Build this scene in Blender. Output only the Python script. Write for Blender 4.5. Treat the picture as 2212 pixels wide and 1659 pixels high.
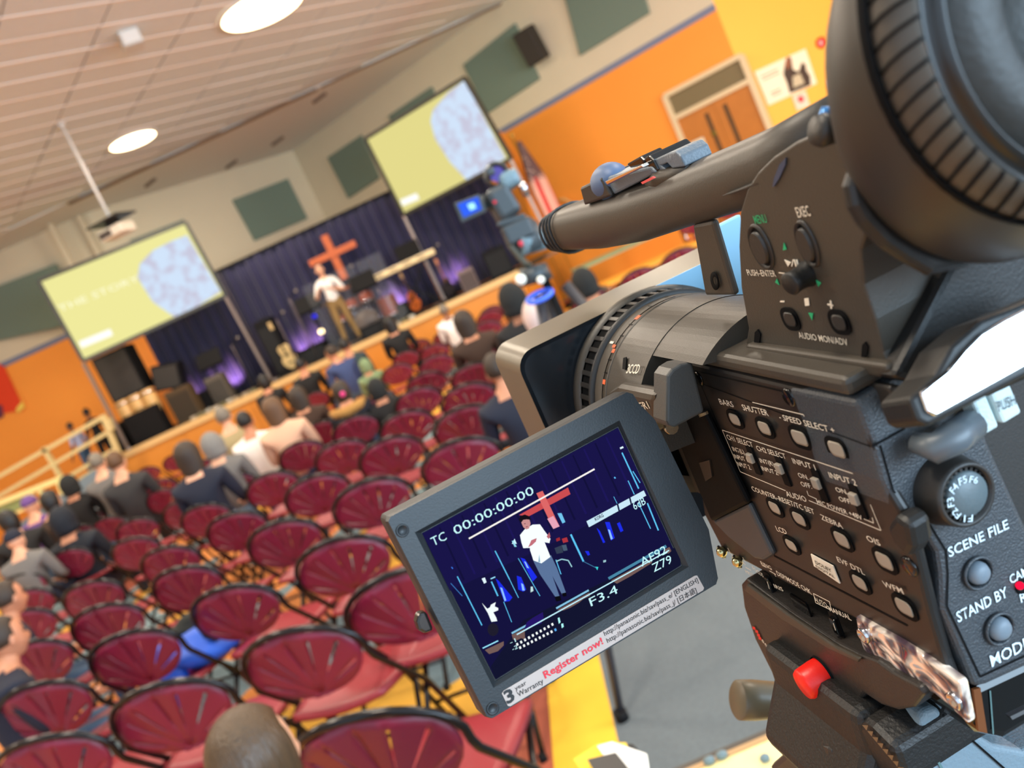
import bpy, bmesh, math, random
from mathutils import Vector, Matrix
from math import sin, cos, tan, pi, radians, sqrt, atan2
random.seed(7)
SC = bpy.context.scene
COL = SC.collection
for o in list(bpy.data.objects): bpy.data.objects.remove(o)

# ------------------------------------------------------------------ camera
W, H, F = 2212.0, 1659.0, 1853.0
ROLL, PITCH = radians(24.8), radians(8.4)
EYE = Vector((0, 0, 1.62))
FWD = Vector((0, cos(PITCH), -sin(PITCH)))
UP0 = Vector((0, sin(PITCH), cos(PITCH)))
XC = Vector((cos(ROLL), 0, 0)) - UP0 * sin(ROLL)
YC = Vector((sin(ROLL), 0, 0)) + UP0 * cos(ROLL)
cd = bpy.data.cameras.new('camera'); cam = bpy.data.objects.new('camera', cd); COL.objects.link(cam)
cd.sensor_width = 36; cd.lens = 36 * F / W; cd.clip_start = .01; cd.clip_end = 200
M = Matrix((( XC.x, YC.x, -FWD.x, 0), (XC.y, YC.y, -FWD.y, 0), (XC.z, YC.z, -FWD.z, 0), (0, 0, 0, 1)))
cam.matrix_world = Matrix.Translation(EYE) @ M
cd.dof.use_dof = True; cd.dof.focus_distance = .345; cd.dof.aperture_fstop = 12.5
SC.camera = cam
SC.view_settings.view_transform = 'Standard'; SC.view_settings.look = 'None'
SC.view_settings.gamma = 1; SC.view_settings.use_curve_mapping = False
SC.view_settings.exposure = 0.12

# ------------------------------------------------------------------ world and large lights
wd = bpy.data.worlds.new('world'); SC.world = wd; wd.use_nodes = True
bg = wd.node_tree.nodes['Background']
bg.inputs[0].default_value = (.62, .80, 1, 1); bg.inputs[1].default_value = 1.7

def area(name, loc, target, sx, sy, power, col):
    l = bpy.data.lights.new(name, 'AREA'); l.shape = 'RECTANGLE'; l.size = sx; l.size_y = sy
    l.energy = power; l.color = col
    o = bpy.data.objects.new(name, l); COL.objects.link(o); o.location = loc
    o.rotation_euler = (Vector(target) - Vector(loc)).to_track_quat('-Z', 'Y').to_euler()
    return o
# daylight through the window wall behind and to the right of the photographer
area('window_daylight', (5.9, -4.6, 2.05), (2.0, 6, 2.9), 7.6, 3.8, 1000, (.58, .80, 1))
area('window_daylight_side', (11.6, 6.5, 2.6), (4, 17, 3.2), 7.0, 3.0, 900, (1, .94, .80))
LAMP = (1, .90, .77)

# ------------------------------------------------------------------ pixel <-> world (the calibrated photograph)
def ray(u, v): return FWD + XC * ((u - W / 2) / F) - YC * ((v - H / 2) / F)
def onz(u, v, z): d = ray(u, v); return EYE + d * ((z - EYE.z) / d.z)
def ony(u, v, y): d = ray(u, v); return EYE + d * (y / d.y)
class Plane:
    def __init__(s, p, n, e=None):
        s.p = Vector(p); s.n = Vector(n).normalized()
        if s.n.dot(EYE - s.p) < 0: s.n = -s.n          # towards the camera
        s.e = Vector(e).normalized() if e is not None else None
        if s.e is not None: s.e = (s.e - s.n * s.e.dot(s.n)).normalized(); s.u = s.n.cross(s.e)
    def at(s, u, v, off=0):
        d = ray(u, v); p = s.p + s.n * off
        return EYE + d * ((p - EYE).dot(s.n) / d.dot(s.n))
    def shift(s, off): q = Plane(s.p + s.n * off, s.n, s.e); return q

# ------------------------------------------------------------------ materials
def lin(c):
    r = []
    for x in c[:3]:
        x /= 255.0; r.append(x / 12.92 if x <= .04045 else ((x + .055) / 1.055) ** 2.4)
    return (*r, 1)
MATS = {}
def mat(name, col, rough=.55, metal=0, bump=0, bscale=200, var=0, vscale=8, emit=0, spec=None, sheen=0, coat=0, alpha=1, trans=0, ior=1.45):
    if name in MATS: return MATS[name]
    m = bpy.data.materials.new(name); m.use_nodes = True; nt = m.node_tree; b = nt.nodes['Principled BSDF']
    c = lin(col); b.inputs['Base Color'].default_value = c
    b.inputs['Roughness'].default_value = rough; b.inputs['Metallic'].default_value = metal
    if spec is not None: b.inputs['Specular IOR Level'].default_value = spec
    if coat: b.inputs['Coat Weight'].default_value = coat; b.inputs['Coat Roughness'].default_value = .12
    if sheen: b.inputs['Sheen Weight'].default_value = sheen
    if trans: b.inputs['Transmission Weight'].default_value = trans; b.inputs['IOR'].default_value = ior
    if alpha < 1: b.inputs['Alpha'].default_value = alpha
    if emit:
        b.inputs['Emission Color'].default_value = c; b.inputs['Emission Strength'].default_value = emit
    tc = nt.nodes.new('ShaderNodeTexCoord')
    if var:
        n = nt.nodes.new('ShaderNodeTexNoise'); n.inputs['Scale'].default_value = vscale; n.inputs['Detail'].default_value = 3
        nt.links.new(tc.outputs['Object'], n.inputs['Vector'])
        mx = nt.nodes.new('ShaderNodeMix'); mx.data_type = 'RGBA'
        mx.inputs[6].default_value = tuple(x * (1 - var) for x in c[:3]) + (1,)
        mx.inputs[7].default_value = tuple(min(1, x * (1 + var)) for x in c[:3]) + (1,)
        nt.links.new(n.outputs['Fac'], mx.inputs[0]); nt.links.new(mx.outputs[2], b.inputs['Base Color'])
    if bump:
        n2 = nt.nodes.new('ShaderNodeTexNoise'); n2.inputs['Scale'].default_value = bscale; n2.inputs['Detail'].default_value = 2
        nt.links.new(tc.outputs['Object'], n2.inputs['Vector'])
        bp = nt.nodes.new('ShaderNodeBump'); bp.inputs['Strength'].default_value = bump; bp.inputs['Distance'].default_value = 1.0 / bscale * .5
        nt.links.new(n2.outputs['Fac'], bp.inputs['Height']); nt.links.new(bp.outputs[0], b.inputs['Normal'])
    MATS[name] = m; return m
def glow(name, col, k=1.0):
    if name in MATS: return MATS[name]
    m = bpy.data.materials.new(name); m.use_nodes = True; nt = m.node_tree; nt.nodes.clear()
    e = nt.nodes.new('ShaderNodeEmission'); e.inputs[0].default_value = lin(col); e.inputs[1].default_value = k
    o = nt.nodes.new('ShaderNodeOutputMaterial'); nt.links.new(e.outputs[0], o.inputs[0]); MATS[name] = m; return m

# ------------------------------------------------------------------ mesh builder
class MB:
    def __init__(s): s.v = []; s.f = []; s.m = []; s.sm = []
    def add(s, vs, fs, mi=0, smooth=False):
        b = len(s.v); s.v += [Vector(p) for p in vs]
        for f in fs: s.f.append([b + i for i in f]); s.m.append(mi); s.sm.append(smooth)
        return s
    def box(s, c, d, R=None, mi=0):
        c = Vector(c); hx, hy, hz = d[0] / 2, d[1] / 2, d[2] / 2
        vs = [Vector((x, y, z)) for x in (-hx, hx) for y in (-hy, hy) for z in (-hz, hz)]
        if R is not None: vs = [R @ q for q in vs]
        return s.add([c + q for q in vs], [(0, 1, 3, 2), (4, 6, 7, 5), (0, 4, 5, 1), (2, 3, 7, 6), (0, 2, 6, 4), (1, 5, 7, 3)], mi)
    def bar(s, a, b, w, h=None, mi=0, up=(0, 0, 1)):
        a, b = Vector(a), Vector(b); d = (b - a).normalized(); u = Vector(up)
        if abs(d.dot(u)) > .98: u = Vector((1, 0, 0))
        x = d.cross(u).normalized(); z = x.cross(d)
        h = w if h is None else h
        R = Matrix((x, d, z)).transposed()
        return s.box((a + b) / 2, (w, (b - a).length, h), R, mi)
    def tube(s, pts, r, n=8, mi=0, closed=False, cap=True):
        pts = [Vector(p) for p in pts]; N = len(pts)
        rs = r if isinstance(r, (list, tuple)) else [r] * N
        d0 = (pts[1] - pts[0]).normalized(); x = d0.orthogonal().normalized(); vs = []
        for i in range(N):
            if closed: d = (pts[(i + 1) % N] - pts[i - 1]).normalized()
            elif i == 0: d = (pts[1] - pts[0]).normalized()
            elif i == N - 1: d = (pts[-1] - pts[-2]).normalized()
            else: d = ((pts[i + 1] - pts[i]).normalized() + (pts[i] - pts[i - 1]).normalized()).normalized()
            x = (x - d * x.dot(d)).normalized(); y = d.cross(x)
            for k in range(n):
                a = 2 * pi * k / n; vs.append(pts[i] + (x * cos(a) + y * sin(a)) * rs[i])
        fs = []
        for i in range(N if closed else N - 1):
            j = (i + 1) % N
            for k in range(n): fs.append((i * n + k, i * n + (k + 1) % n, j * n + (k + 1) % n, j * n + k))
        s.add(vs, fs, mi, True)
        if cap and not closed:
            s.add(vs[:n], [tuple(range(n))[::-1]], mi); s.add(vs[-n:], [tuple(range(n))], mi)
        return s
    def lathe(s, prof, o, ax, n=32, mi=0, smooth=True, x0=None, sx=1.0, a0=0, a1=None):
        # prof: (distance along axis, radius)
        o = Vector(o); ax = Vector(ax).normalized(); x = Vector(x0) if x0 is not None else ax.orthogonal(); x = (x - ax * x.dot(ax)).normalized(); y = ax.cross(x)
        full = a1 is None; a1 = 2 * pi if full else a1; cnt = n if full else n + 1
        vs = [o + ax * t + (x * cos(a0 + (a1 - a0) * k / n) * sx + y * sin(a0 + (a1 - a0) * k / n)) * r for t, r in prof for k in range(cnt)]
        fs = []
        for i in range(len(prof) - 1):
            for k in range(n):
                k2 = (k + 1) % cnt; fs.append((i * cnt + k, i * cnt + k2, (i + 1) * cnt + k2, (i + 1) * cnt + k))
        return s.add(vs, fs, mi, smooth)
    def cyl(s, a, b, r, r2=None, n=20, mi=0):
        a, b = Vector(a), Vector(b); L = (b - a).length; r2 = r if r2 is None else r2
        return s.lathe([(0, 0), (0, r)], a, b - a, n, mi, False).lathe([(0, r), (L, r2)], a, b - a, n, mi).lathe([(L, r2), (L, 0)], a, b - a, n, mi, False)
    def ell(s, c, r, n=16, m=10, mi=0, R=None, f=None):
        vs = []; c = Vector(c)
        for i in range(m + 1):
            t = pi * i / m
            for k in range(n):
                a = 2 * pi * k / n; q = Vector((sin(t) * cos(a), sin(t) * sin(a), cos(t)))
                q = Vector((q.x * r[0], q.y * r[1], q.z * r[2]))
                if f: q = f(q)
                if R is not None: q = R @ q
                vs.append(c + q)
        fs = [(i * n + k, i * n + (k + 1) % n, (i + 1) * n + (k + 1) % n, (i + 1) * n + k)[::-1] for i in range(m) for k in range(n)]
        return s.add(vs, fs, mi, True)
    def prism(s, poly, dvec, mi=0, smooth=False):
        poly = [Vector(p) for p in poly]; n = len(poly); d = Vector(dvec)
        s.add(poly + [p + d for p in poly], [tuple(range(n)), tuple(range(2 * n - 1, n - 1, -1))] + [(i, i + n, (i + 1) % n + n, (i + 1) % n) for i in range(n)], mi)
        return s
    def build(s, name, mats, root=None, label=None, bev=0, seg=2, world=True, merge=False):
        me = bpy.data.meshes.new(name)
        off = Vector((0, 0, 0))
        if root is not None and world:
            r = root
            while r is not None: off += r.location; r = r.parent
        me.from_pydata([tuple(p - off) for p in s.v], [], s.f)
        mats = mats if isinstance(mats, (list, tuple)) else [mats]
        for m in mats: me.materials.append(m)
        for i, p in enumerate(me.polygons): p.material_index = s.m[i]; p.use_smooth = s.sm[i]
        bm = bmesh.new(); bm.from_mesh(me); bmesh.ops.remove_doubles(bm, verts=bm.verts, dist=1e-6 if not merge else merge)
        bmesh.ops.recalc_face_normals(bm, faces=bm.faces); bm.to_mesh(me); bm.free()
        o = bpy.data.objects.new(name, me); COL.objects.link(o)
        if root is not None: o.parent = root
        if label: o['label'] = label
        if bev:
            b = o.modifiers.new('bevel', 'BEVEL'); b.width = bev; b.segments = seg; b.limit_method = 'ANGLE'; b.angle_limit = radians(40); b.harden_normals = False
        return o
def thing(name, label, cat, loc=(0, 0, 0), rz=0, group=None):
    o = bpy.data.objects.new(name, None); COL.objects.link(o); o.location = loc; o.rotation_euler = (0, 0, rz)
    o.empty_display_size = .1
    o['label'] = label; o['category'] = cat
    if group: o['group'] = group
    return o
def tag(o, label, cat, group=None):
    o['label'] = label; o['category'] = cat
    if group: o['group'] = group
    return o
def struct(o): o['kind'] = 'structure'; return o
def dup(root, loc, rz=0, label=None, group=None, scale=None):
    r = root.copy(); COL.objects.link(r); r.location = loc; r.rotation_euler = (0, 0, rz)
    if label: r['label'] = label
    if group: r['group'] = group
    if scale: r.scale = (scale,) * 3
    for ch in list(root.children):
        c = ch.copy(); COL.objects.link(c); c.parent = r
        for g in ch.children:
            d = g.copy(); COL.objects.link(d); d.parent = c
    return r
def aim(o, p): o.rotation_euler = (Vector(p) - o.location).to_track_quat('-Z', 'Y').to_euler()

def text_on(pl, body, a, b, h, m, root, off=.00015, name='lettering', bold=0, perp=False):
    """Lettering on plane pl: baseline from pixel a to pixel b, cap height h pixels of the photograph."""
    p0 = pl.at(*a, off); p1 = pl.at(*b, off); e = (p1 - p0); w = e.length; e.normalize(); up = pl.n.cross(e)
    q = pl.at((a[0] + b[0]) / 2 - .42 * h, (a[1] + b[1]) / 2 - .91 * h, off); hm = abs((q - (p0 + p1) / 2).dot(up))
    if perp:
        dx, dy = b[0] - a[0], b[1] - a[1]; q = pl.at((a[0] + b[0]) / 2 + dy / math.hypot(dx, dy) * h, (a[1] + b[1]) / 2 - dx / math.hypot(dx, dy) * h, off); hm = abs((q - (p0 + p1) / 2).dot(up))
    cu = bpy.data.curves.new('t', 'FONT'); cu.body = body; cu.size = 1; cu.offset = bold; cu.resolution_u = 2
    t = bpy.data.objects.new('t', cu); COL.objects.link(t)
    bpy.context.view_layer.update()
    me = bpy.data.meshes.new_from_object(t.evaluated_get(bpy.context.evaluated_depsgraph_get()))
    bpy.data.objects.remove(t); bpy.data.curves.remove(cu)
    if not me.vertices: return None
    xs = [v.co.x for v in me.vertices]; x0, x1 = min(xs), max(xs)
    sx = w / (x1 - x0); sy = hm / .70
    rl = Vector((0, 0, 0)); r = root
    while r is not None: rl += r.location; r = r.parent
    for v in me.vertices: v.co = p0 + e * ((v.co.x - x0) * sx) + up * (v.co.y * sy) - rl
    me.materials.clear(); me.materials.append(m)
    for p in me.polygons: p.material_index = 0
    me.name = name; o = bpy.data.objects.new(name, me); COL.objects.link(o); o.parent = root
    return o
def pxpoly(pl, pts, off=0): return [pl.at(u, v, off) for u, v in pts]
# ================================================================== the room
CEIL = 6.17
TR = 3.93
R0 = Vector((2.0, 19.32, 0)); RD = Vector((.768, -.6405, 0)).normalized(); RN = Vector((-.6405, -.768, 0)).normalized()   # diagonal right wall, normal into the room
APEX = Vector((-2.62, 23.17, 0)); RC = Vector((6.14, 15.87, 0))
LC = Vector((-6.95, 19.9, 0))
YD = Vector((.996, .09, 0)).normalized()
m_cream = mat('cream_paint', (214, 200, 172), .7, var=.03, vscale=2)
m_orange = mat('orange_paint', (255, 156, 54), .62, var=.03, vscale=2)
m_orange_lit = mat('orange_paint_lit', (255, 184, 62), .6, var=.03, vscale=2)  # same orange paint, the stronger window light put into a yellower colour
m_bluestripe = mat('grey_blue_trim', (120, 126, 150), .6)
m_greyarp = mat('grey_carpet', (98, 106, 110), .95, bump=.5, bscale=150, var=.18, vscale=60)
m_tile = mat('ceiling_tile_cream', (214, 222, 224), .85, bump=.4, bscale=90, var=.04, vscale=6)
m_tee = mat('ceiling_tee_white', (240, 230, 220), .6)

def carpet_mat():
    m = bpy.data.materials.new('patchwork_carpet'); m.use_nodes = True; nt = m.node_tree; b = nt.nodes['Principled BSDF']
    tc = nt.nodes.new('ShaderNodeTexCoord'); mp = nt.nodes.new('ShaderNodeMapping'); mp.inputs['Rotation'].default_value = (0, 0, .6); mp.inputs['Scale'].default_value = (1, .62, 1)
    nt.links.new(tc.outputs['Object'], mp.inputs[0])
    v = nt.nodes.new('ShaderNodeTexVoronoi'); v.distance = 'MANHATTAN'; v.inputs['Scale'].default_value = 2.1
    nt.links.new(mp.outputs[0], v.inputs['Vector'])
    sp = nt.nodes.new('ShaderNodeSeparateColor'); nt.links.new(v.outputs['Color'], sp.inputs[0])
    cr = nt.nodes.new('ShaderNodeValToRGB'); cr.color_ramp.interpolation = 'CONSTANT'
    cols = [(0, (214, 134, 66)), (.32, (230, 172, 60)), (.50, (116, 138, 144)), (.80, (178, 92, 66)), (.88, (214, 134, 66))]
    e = cr.color_ramp.elements; e[0].position = 0; e[0].color = lin(cols[0][1]); e[1].position = cols[1][0]; e[1].color = lin(cols[1][1])
    for p, c in cols[2:]: q = e.new(p); q.color = lin(c)
    nt.links.new(sp.outputs[0], cr.inputs[0]); nt.links.new(cr.outputs[0], b.inputs['Base Color'])
    b.inputs['Roughness'].default_value = .9
    n = nt.nodes.new('ShaderNodeTexNoise'); n.inputs['Scale'].default_value = 300; nt.links.new(tc.outputs['Object'], n.inputs['Vector'])
    bp = nt.nodes.new('ShaderNodeBump'); bp.inputs['Strength'].default_value = .4; bp.inputs['Distance'].default_value = .004
    nt.links.new(n.outputs['Fac'], bp.inputs['Height']); nt.links.new(bp.outputs[0], b.inputs['Normal'])
    return m
m_carpet = carpet_mat()
T = .12
def slab(name, a, b, z0, z1, n, m, t=T):
    a = Vector(a); b = Vector(b); back = -Vector(n) * t
    return MB().prism([a + Vector((0, 0, z0)), b + Vector((0, 0, z0)), b + Vector((0, 0, z1)), a + Vector((0, 0, z1))], back).build(name, m)
fl = struct(MB().box((-1, 9, -.05), (26.2, 30.4, .1)).build('floor', m_carpet))
# grey aisle carpet, laid level with the patchwork and bounded by a yellow strip
ed0, ed1 = Vector((-.53, -3.2, 0)), Vector((.62, 15.9, 0))
aisle = MB().prism([ed0 + Vector((.0, 0, .004)), Vector((3.4, -3.2, .004)), Vector((4.2, 9.0, .004)), Vector((.62 - .42, 9.0, .004))], (0, 0, -.003)).build('carpet_runner', m_greyarp)
tag(aisle, 'plain grey aisle carpet beside the patchwork carpet', 'carpet')
yl = MB().prism([Vector((-.80, -3.2, .0045)), Vector((-.525, -3.2, .0045)), Vector((.205, 9, .0045)), Vector((.02, 9, .0045))], (0, 0, -.003)).build('carpet_strip', mat('yellow_carpet', (240, 186, 50), .9, bump=.3, bscale=200))
tag(yl, 'yellow carpet strip along the left edge of the grey aisle', 'carpet')

wl = struct(slab('wall_left', LC, (-13.9, 19.6, 0), 0, TR - .06, (0, -1, 0), m_orange))
w2 = struct(slab('wall_left_upper', LC, (-13.9, 19.6, 0), TR + .06, CEIL, (0, -1, 0), m_cream)); w2.name = 'wall_left'
struct(slab('trim_1', LC, (-13.9, 19.6, 0), TR - .06, TR + .06, (0, -1, 0), m_bluestripe, T)).location.y -= .012
lf = (APEX - LC); lf.normalize(); LN = Vector((lf.y, -lf.x, 0))
struct(slab('wall_back', LC, APEX, 0, CEIL, LN, m_cream)); 
struct(slab('wall_right', APEX, RC, TR + .06, CEIL, RN, m_cream))
struct(slab('wall_right', APEX, RC, 0, TR - .06, RN, m_orange))
t2 = struct(slab('trim_2', APEX, RC, TR - .06, TR + .06, RN, m_bluestripe)); t2.location = RN * .012
YE = RC + YD * 6
struct(slab('wall_right', RC, YE, 0, CEIL, (.09, -.996, 0), m_orange_lit))
struct(slab('wall_far_side', Vector((-13.9, 19.6, 0)), Vector((-13.9, -6, 0)), 0, CEIL, (1, 0, 0), m_cream)).name = 'wall_side'
struct(MB().box((12.05, 12.2, CEIL / 2), (.12, 8.6, CEIL)).build('wall_near', m_orange_lit)).name = 'wall_side'

# ceiling: plain slab with lay-in tiles below it where the photograph shows them
clo = struct(MB().box((-1, 9, CEIL + .10), (26.2, 30.4, .1)).build('ceiling', mat('ceiling_shadow_gap', (150, 130, 112), .9)))
ga = radians(43)
gx = Vector((cos(radians(37)), sin(radians(37)), 0)); gy = Vector((-gx.y, gx.x, 0))
def inpoly(p, poly):
    c = False; n = len(poly)
    for i in range(n):
        a, b = poly[i], poly[(i + 1) % n]
        if (a[1] > p[1]) != (b[1] > p[1]) and p[0] < (b[0] - a[0]) * (p[1] - a[1]) / (b[1] - a[1]) + a[0]: c = not c
    return c
tile_me = None; ntile = 0
tees = MB()
LAMPS = [(-4.38, 16.35), (-1.0, 13.15), (2.4, 9.9), (-4.9, 9.7), (-8.4, 12.6), (-1.3, 6.4), (-8.6, 6.0), (3.6, 3.4), (-4.9, 3.0), (-.9, .4)]
base = Vector((-3.41, 10.17, 0))
TW, TL = .615, 1.27
cand = []
for i in range(-22, 24):
    for j in range(-12, 14):
        c = base + gx * ((j + .5) * TL) + gy * ((i + .5) * TW)
        if c.y > 18.3 or c.y < 7.6 or c.x < -12 or c.x > 6: continue
        d = c - EYE + Vector((0, 0, CEIL)); z = d.dot(FWD)
        if z <= 0: continue
        u = W / 2 + F * d.dot(XC) / z; v = H / 2 - F * d.dot(YC) / z
        if u < -140 or v < -170 or u > 1500: continue
        if any((c - Vector((lx, ly, 0))).length < .28 for lx, ly in LAMPS[:2]): continue
        cand.append((z, c))
cand.sort(key=lambda q: q[0])
m0 = MB().box((0, 0, 0), (TL - .02, TW - .02, .018))
tile0 = None
for k, (z, c) in enumerate(cand[:298]):
    if tile0 is None:
        tile0 = m0.build('ceiling_tile', m_tile, clo, bev=.004, seg=1, world=False); o = tile0
    else:
        o = tile0.copy(); COL.objects.link(o)
    o.location = (c.x, c.y, CEIL + .009 + .003 * ((k * 7) % 3 - 1)); o.rotation_euler = (0, 0, radians(37))
for i in range(-22, 24):
    a = base + gy * (i * TW)
    for j in range(-12, 14):
        p, q = a + gx * (j * TL), a + gx * ((j + 1) * TL)
        c = (p + q) / 2
        if 5 < c.y < 18.15 and -12 < c.x < 7:
            tees.bar((p.x, p.y, CEIL - .004), (q.x, q.y, CEIL - .004), .045, .012)
te = tees.build('ceiling_tee', m_tee, clo, world=False); te['kind'] = 'stuff'
plain = MB().box((-1, 21.4, CEIL + .02), (16, 5.9, .05)).build('ceiling', mat('plain_ceiling', (214, 214, 210), .8)); struct(plain)
struct(MB().box((-1, 17.9, CEIL + .037), (16, 1.3, .02)).build('ceiling', m_tile))
struct(MB().box((-1, -.3, CEIL + .02), (26, 10.9, .05)).build('ceiling', m_tile))
gr = MB().bar(ony(181, 430, 18.45) + Vector((-1.5, 0, 0)), ony(615, 217, 18.45), .10, .05); 
gr = MB().box((-3.9, 18.45, CEIL - .03), (5.6, .10, .04)).box((1.3, 18.45, CEIL - .03), (4.6, .06, .03))
tag(gr.build('curtain_track', mat('brown_track', (120, 92, 62), .6)), 'long dark track fixed across the ceiling above the stage', 'track')
for k, (u, v) in enumerate([(690, 212), (600, 305), (500, 355), (325, 395)]):
    p = onz(u, v, CEIL - .03); d = .22
    tag(MB().bar(p - RD * d, p + RD * d, .07, .05).build('ceiling_clip', mat('grey_clip', (120, 104, 92), .6)),
        ['dark slot in the plain ceiling, nearest the right screen', 'grey slot in the plain ceiling above the apse corner', 'grey slot in the ceiling above the centre panel', 'faint long slot in the ceiling above the projector'][k], 'vent')

# round ceiling lights
m_lamp = glow('lamp_diffuser_glow', (255, 226, 176), 9)
m_white = mat('white_enamel', (235, 232, 225), .4)
lab = ['smaller round ceiling light near the projector pole', 'large round ceiling light at the top edge of the picture']
for k, (x, y) in enumerate(LAMPS):
    r = (.42, .62)[min(k, 1)]
    t = thing('ceiling_light', lab[k] if k < 2 else 'round ceiling light above the audience, out of the picture', 'ceiling light', (x, y, CEIL - .03), 0, None if k < 2 else 'round ceiling lights out of view')
    MB().lathe([(0, r + .06), (-.03, r + .05), (-.03, r)], (0, 0, .03), (0, 0, 1), 40).build('frame', m_white, t, world=False)
    MB().lathe([(0, 0), (0, r * .6), (.008, r)], (0, 0, -.008), (0, 0, 1), 40).build('diffuser', m_lamp, t, world=False)
    l = bpy.data.lights.new('lamp_light', 'AREA'); l.shape = 'DISK'; l.size = r * 2; l.energy = 150; l.color = LAMP
    o = bpy.data.objects.new('lamp_light', l); COL.objects.link(o); o.parent = t; o.location = (0, 0, -.05)

# emergency lamp box on the ceiling
p = onz(275, 72, CEIL); t = thing('alarm_box', 'small white box hanging from the ceiling beside the large round light', 'box', (p.x, p.y, CEIL))
R = Matrix.Rotation(radians(20), 3, 'Z')
MB().box((0, 0, -.1), (.26, .30, .2), R).build('housing', mat('grey_white_plastic', (206, 206, 200), .5), t, world=False, bev=.01)
MB().box(R @ Vector((0, -.155, -.1)), (.22, .012, .15), R).build('cover', m_white, t, world=False, bev=.004)

# projector on its pole
P0 = Vector((-4.63, 14.04, CEIL)); t = thing('projector', 'ceiling projector hanging on a long white pole in front of the left screen', 'projector', P0)
MB().cyl(P0, P0 - Vector((0, 0, 1.6)), .026).build('pole', m_white, t)
MB().lathe([(0, 0), (0, .08), (.03, .05)], P0 - Vector((0, 0, .03)), (0, 0, 1), 20).build('ceiling_flange', m_white, t)
q = P0 - Vector((0, 0, 1.6)); R = Matrix.Rotation(radians(-18), 3, 'Z')
MB().box(q, (.62, .5, .03), R).box(q - Vector((0, 0, .06)), (.16, .16, .1), R).build('mount_plate', mat('black_steel', (24, 21, 20), .5), t, bev=.004)
pc = q - Vector((0, 0, .19))
MB().box(pc, (.46, .36, .15), R).build('housing', mat('projector_ivory', (222, 210, 190), .45), t, bev=.02)
MB().box(pc + R @ Vector((-.09, -.182, 0)), (.24, .012, .10), R).build('grille', mat('dark_grille', (60, 48, 40), .6), t)
MB().lathe([(0, 0), (0, .045), (.03, .05), (.03, .035), (.01, .03)], pc + R @ Vector((.12, .18, 0)), R @ Vector((0, 1, 0)), 20).build('lens', mat('lens_glass', (20, 20, 30), .1), t)

# acoustic panels
m_felt = mat('grey_green_felt', (112, 128, 114), .9, bump=.3, bscale=80)
def wallpanel(pl, px, label, nrm, grp=True):
    pts = pxpoly(pl, px)
    o = MB().prism([p + pl.n * .06 for p in pts], -pl.n * .055).build('acoustic_panel', m_felt, bev=.008)
    tag(o, label, 'wall panel'); return o
RW = Plane(R0, RN); LW = Plane(LC, LN); LFT = Plane((-9, 19.70, 0), (-.04, -1, 0))
wallpanel(RW, [(1003, 140), (1115, 50), (1168, 170), (1055, 245)], 'grey-green acoustic panel between the right screen and the wall loudspeaker', RN)
wallpanel(RW, [(1200, -90), (1345, -185), (1405, 28), (1255, 120)], 'large grey-green acoustic panel at the top edge right of the loudspeaker', RN)
wallpanel(RW, [(710, 340), (783, 291), (822, 384), (755, 428)], 'grey-green acoustic panel partly hidden by the left edge of the right screen', RN)
wallpanel(RW, [(842, 250), (935, 187), (975, 285), (883, 340)], 'grey-green acoustic panel mostly hidden behind the right screen', RN)
wallpanel(LW, [(501, 433), (620, 387), (663, 473), (549, 521)], 'square grey-green acoustic panel in the centre above the curtain', LN)
wallpanel(LW, [(280, 520), (395, 475), (440, 562), (325, 610)], 'grey-green acoustic panel hidden behind the top of the left screen', LN)
wallpanel(LFT, [(-90, 652), (122, 570), (205, 690), (-20, 740)], 'wide grey-green acoustic panel at the left edge behind the left screen', LN)
# wall pilaster strips at the back left
for u, v in ((130, 520), (190, 500)):
    p = LW.at(u, v); MB().box((p.x, p.y - .04, 5.2), (.10, .10, 1.9)).build('trim_3', m_cream)['kind'] = 'structure'

# loudspeaker on the right wall
pw = RW.at(1163, 97); t = thing('wall_loudspeaker', 'black loudspeaker mounted high on the wall between two green panels', 'loudspeaker', pw)
R = Matrix((RD, -RN, Vector((0, 0, 1)))).transposed() @ Matrix.Rotation(radians(10), 3, 'X')
c = pw + RN * .28
MB().box(c, (.40, .32, .70), R).build('cabinet', mat('speaker_black', (38, 33, 28), .6), t, bev=.02)
MB().box(c + R @ Vector((0, -.165, 0)), (.36, .012, .64), R).build('grille', mat('speaker_mesh', (48, 42, 36), .7, bump=.6, bscale=300), t)
MB().bar(pw, c, .06).build('bracket', mat('black_steel', (24, 21, 20), .5), t)

# door in the right wall
dz = 0; dl = RW.at(1500, 345); 
def rp(s, z, off=0): return Vector((R0.x, R0.y, z)) + RD * s + RN * off
s0 = (Vector((4.99, 16.83, 0)) - R0).dot(RD); s1 = s0 + 1.62
d = thing('door', 'double wooden door with two slit windows and a dark transom', 'door', rp((s0 + s1) / 2, 0)); 
m_frame = mat('beige_door_frame', (226, 202, 160), .5); m_door = mat('varnished_door_wood', (190, 116, 44), .4, var=.12, vscale=5)
fr = MB()
for s in (s0, s1): fr.bar(rp(s, 0, .03), rp(s, 2.96, .03), .09, .10, up=RD)
for z in (2.96, 2.50): fr.bar(rp(s0, z, .03), rp(s1, z, .03), .10, .09)
fr.build('frame', m_frame, d)
d.name = 'door_1'; del d['category']; del d['label']; d['kind'] = 'structure'
MB().prism([rp(s0 + .05, 2.55, .02), rp(s1 - .05, 2.55, .02), rp(s1 - .05, 2.92, .02), rp(s0 + .05, 2.92, .02)], -RN * .01).build('transom_panel', mat('transom_grey', (120, 104, 70), .5), d)
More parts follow.
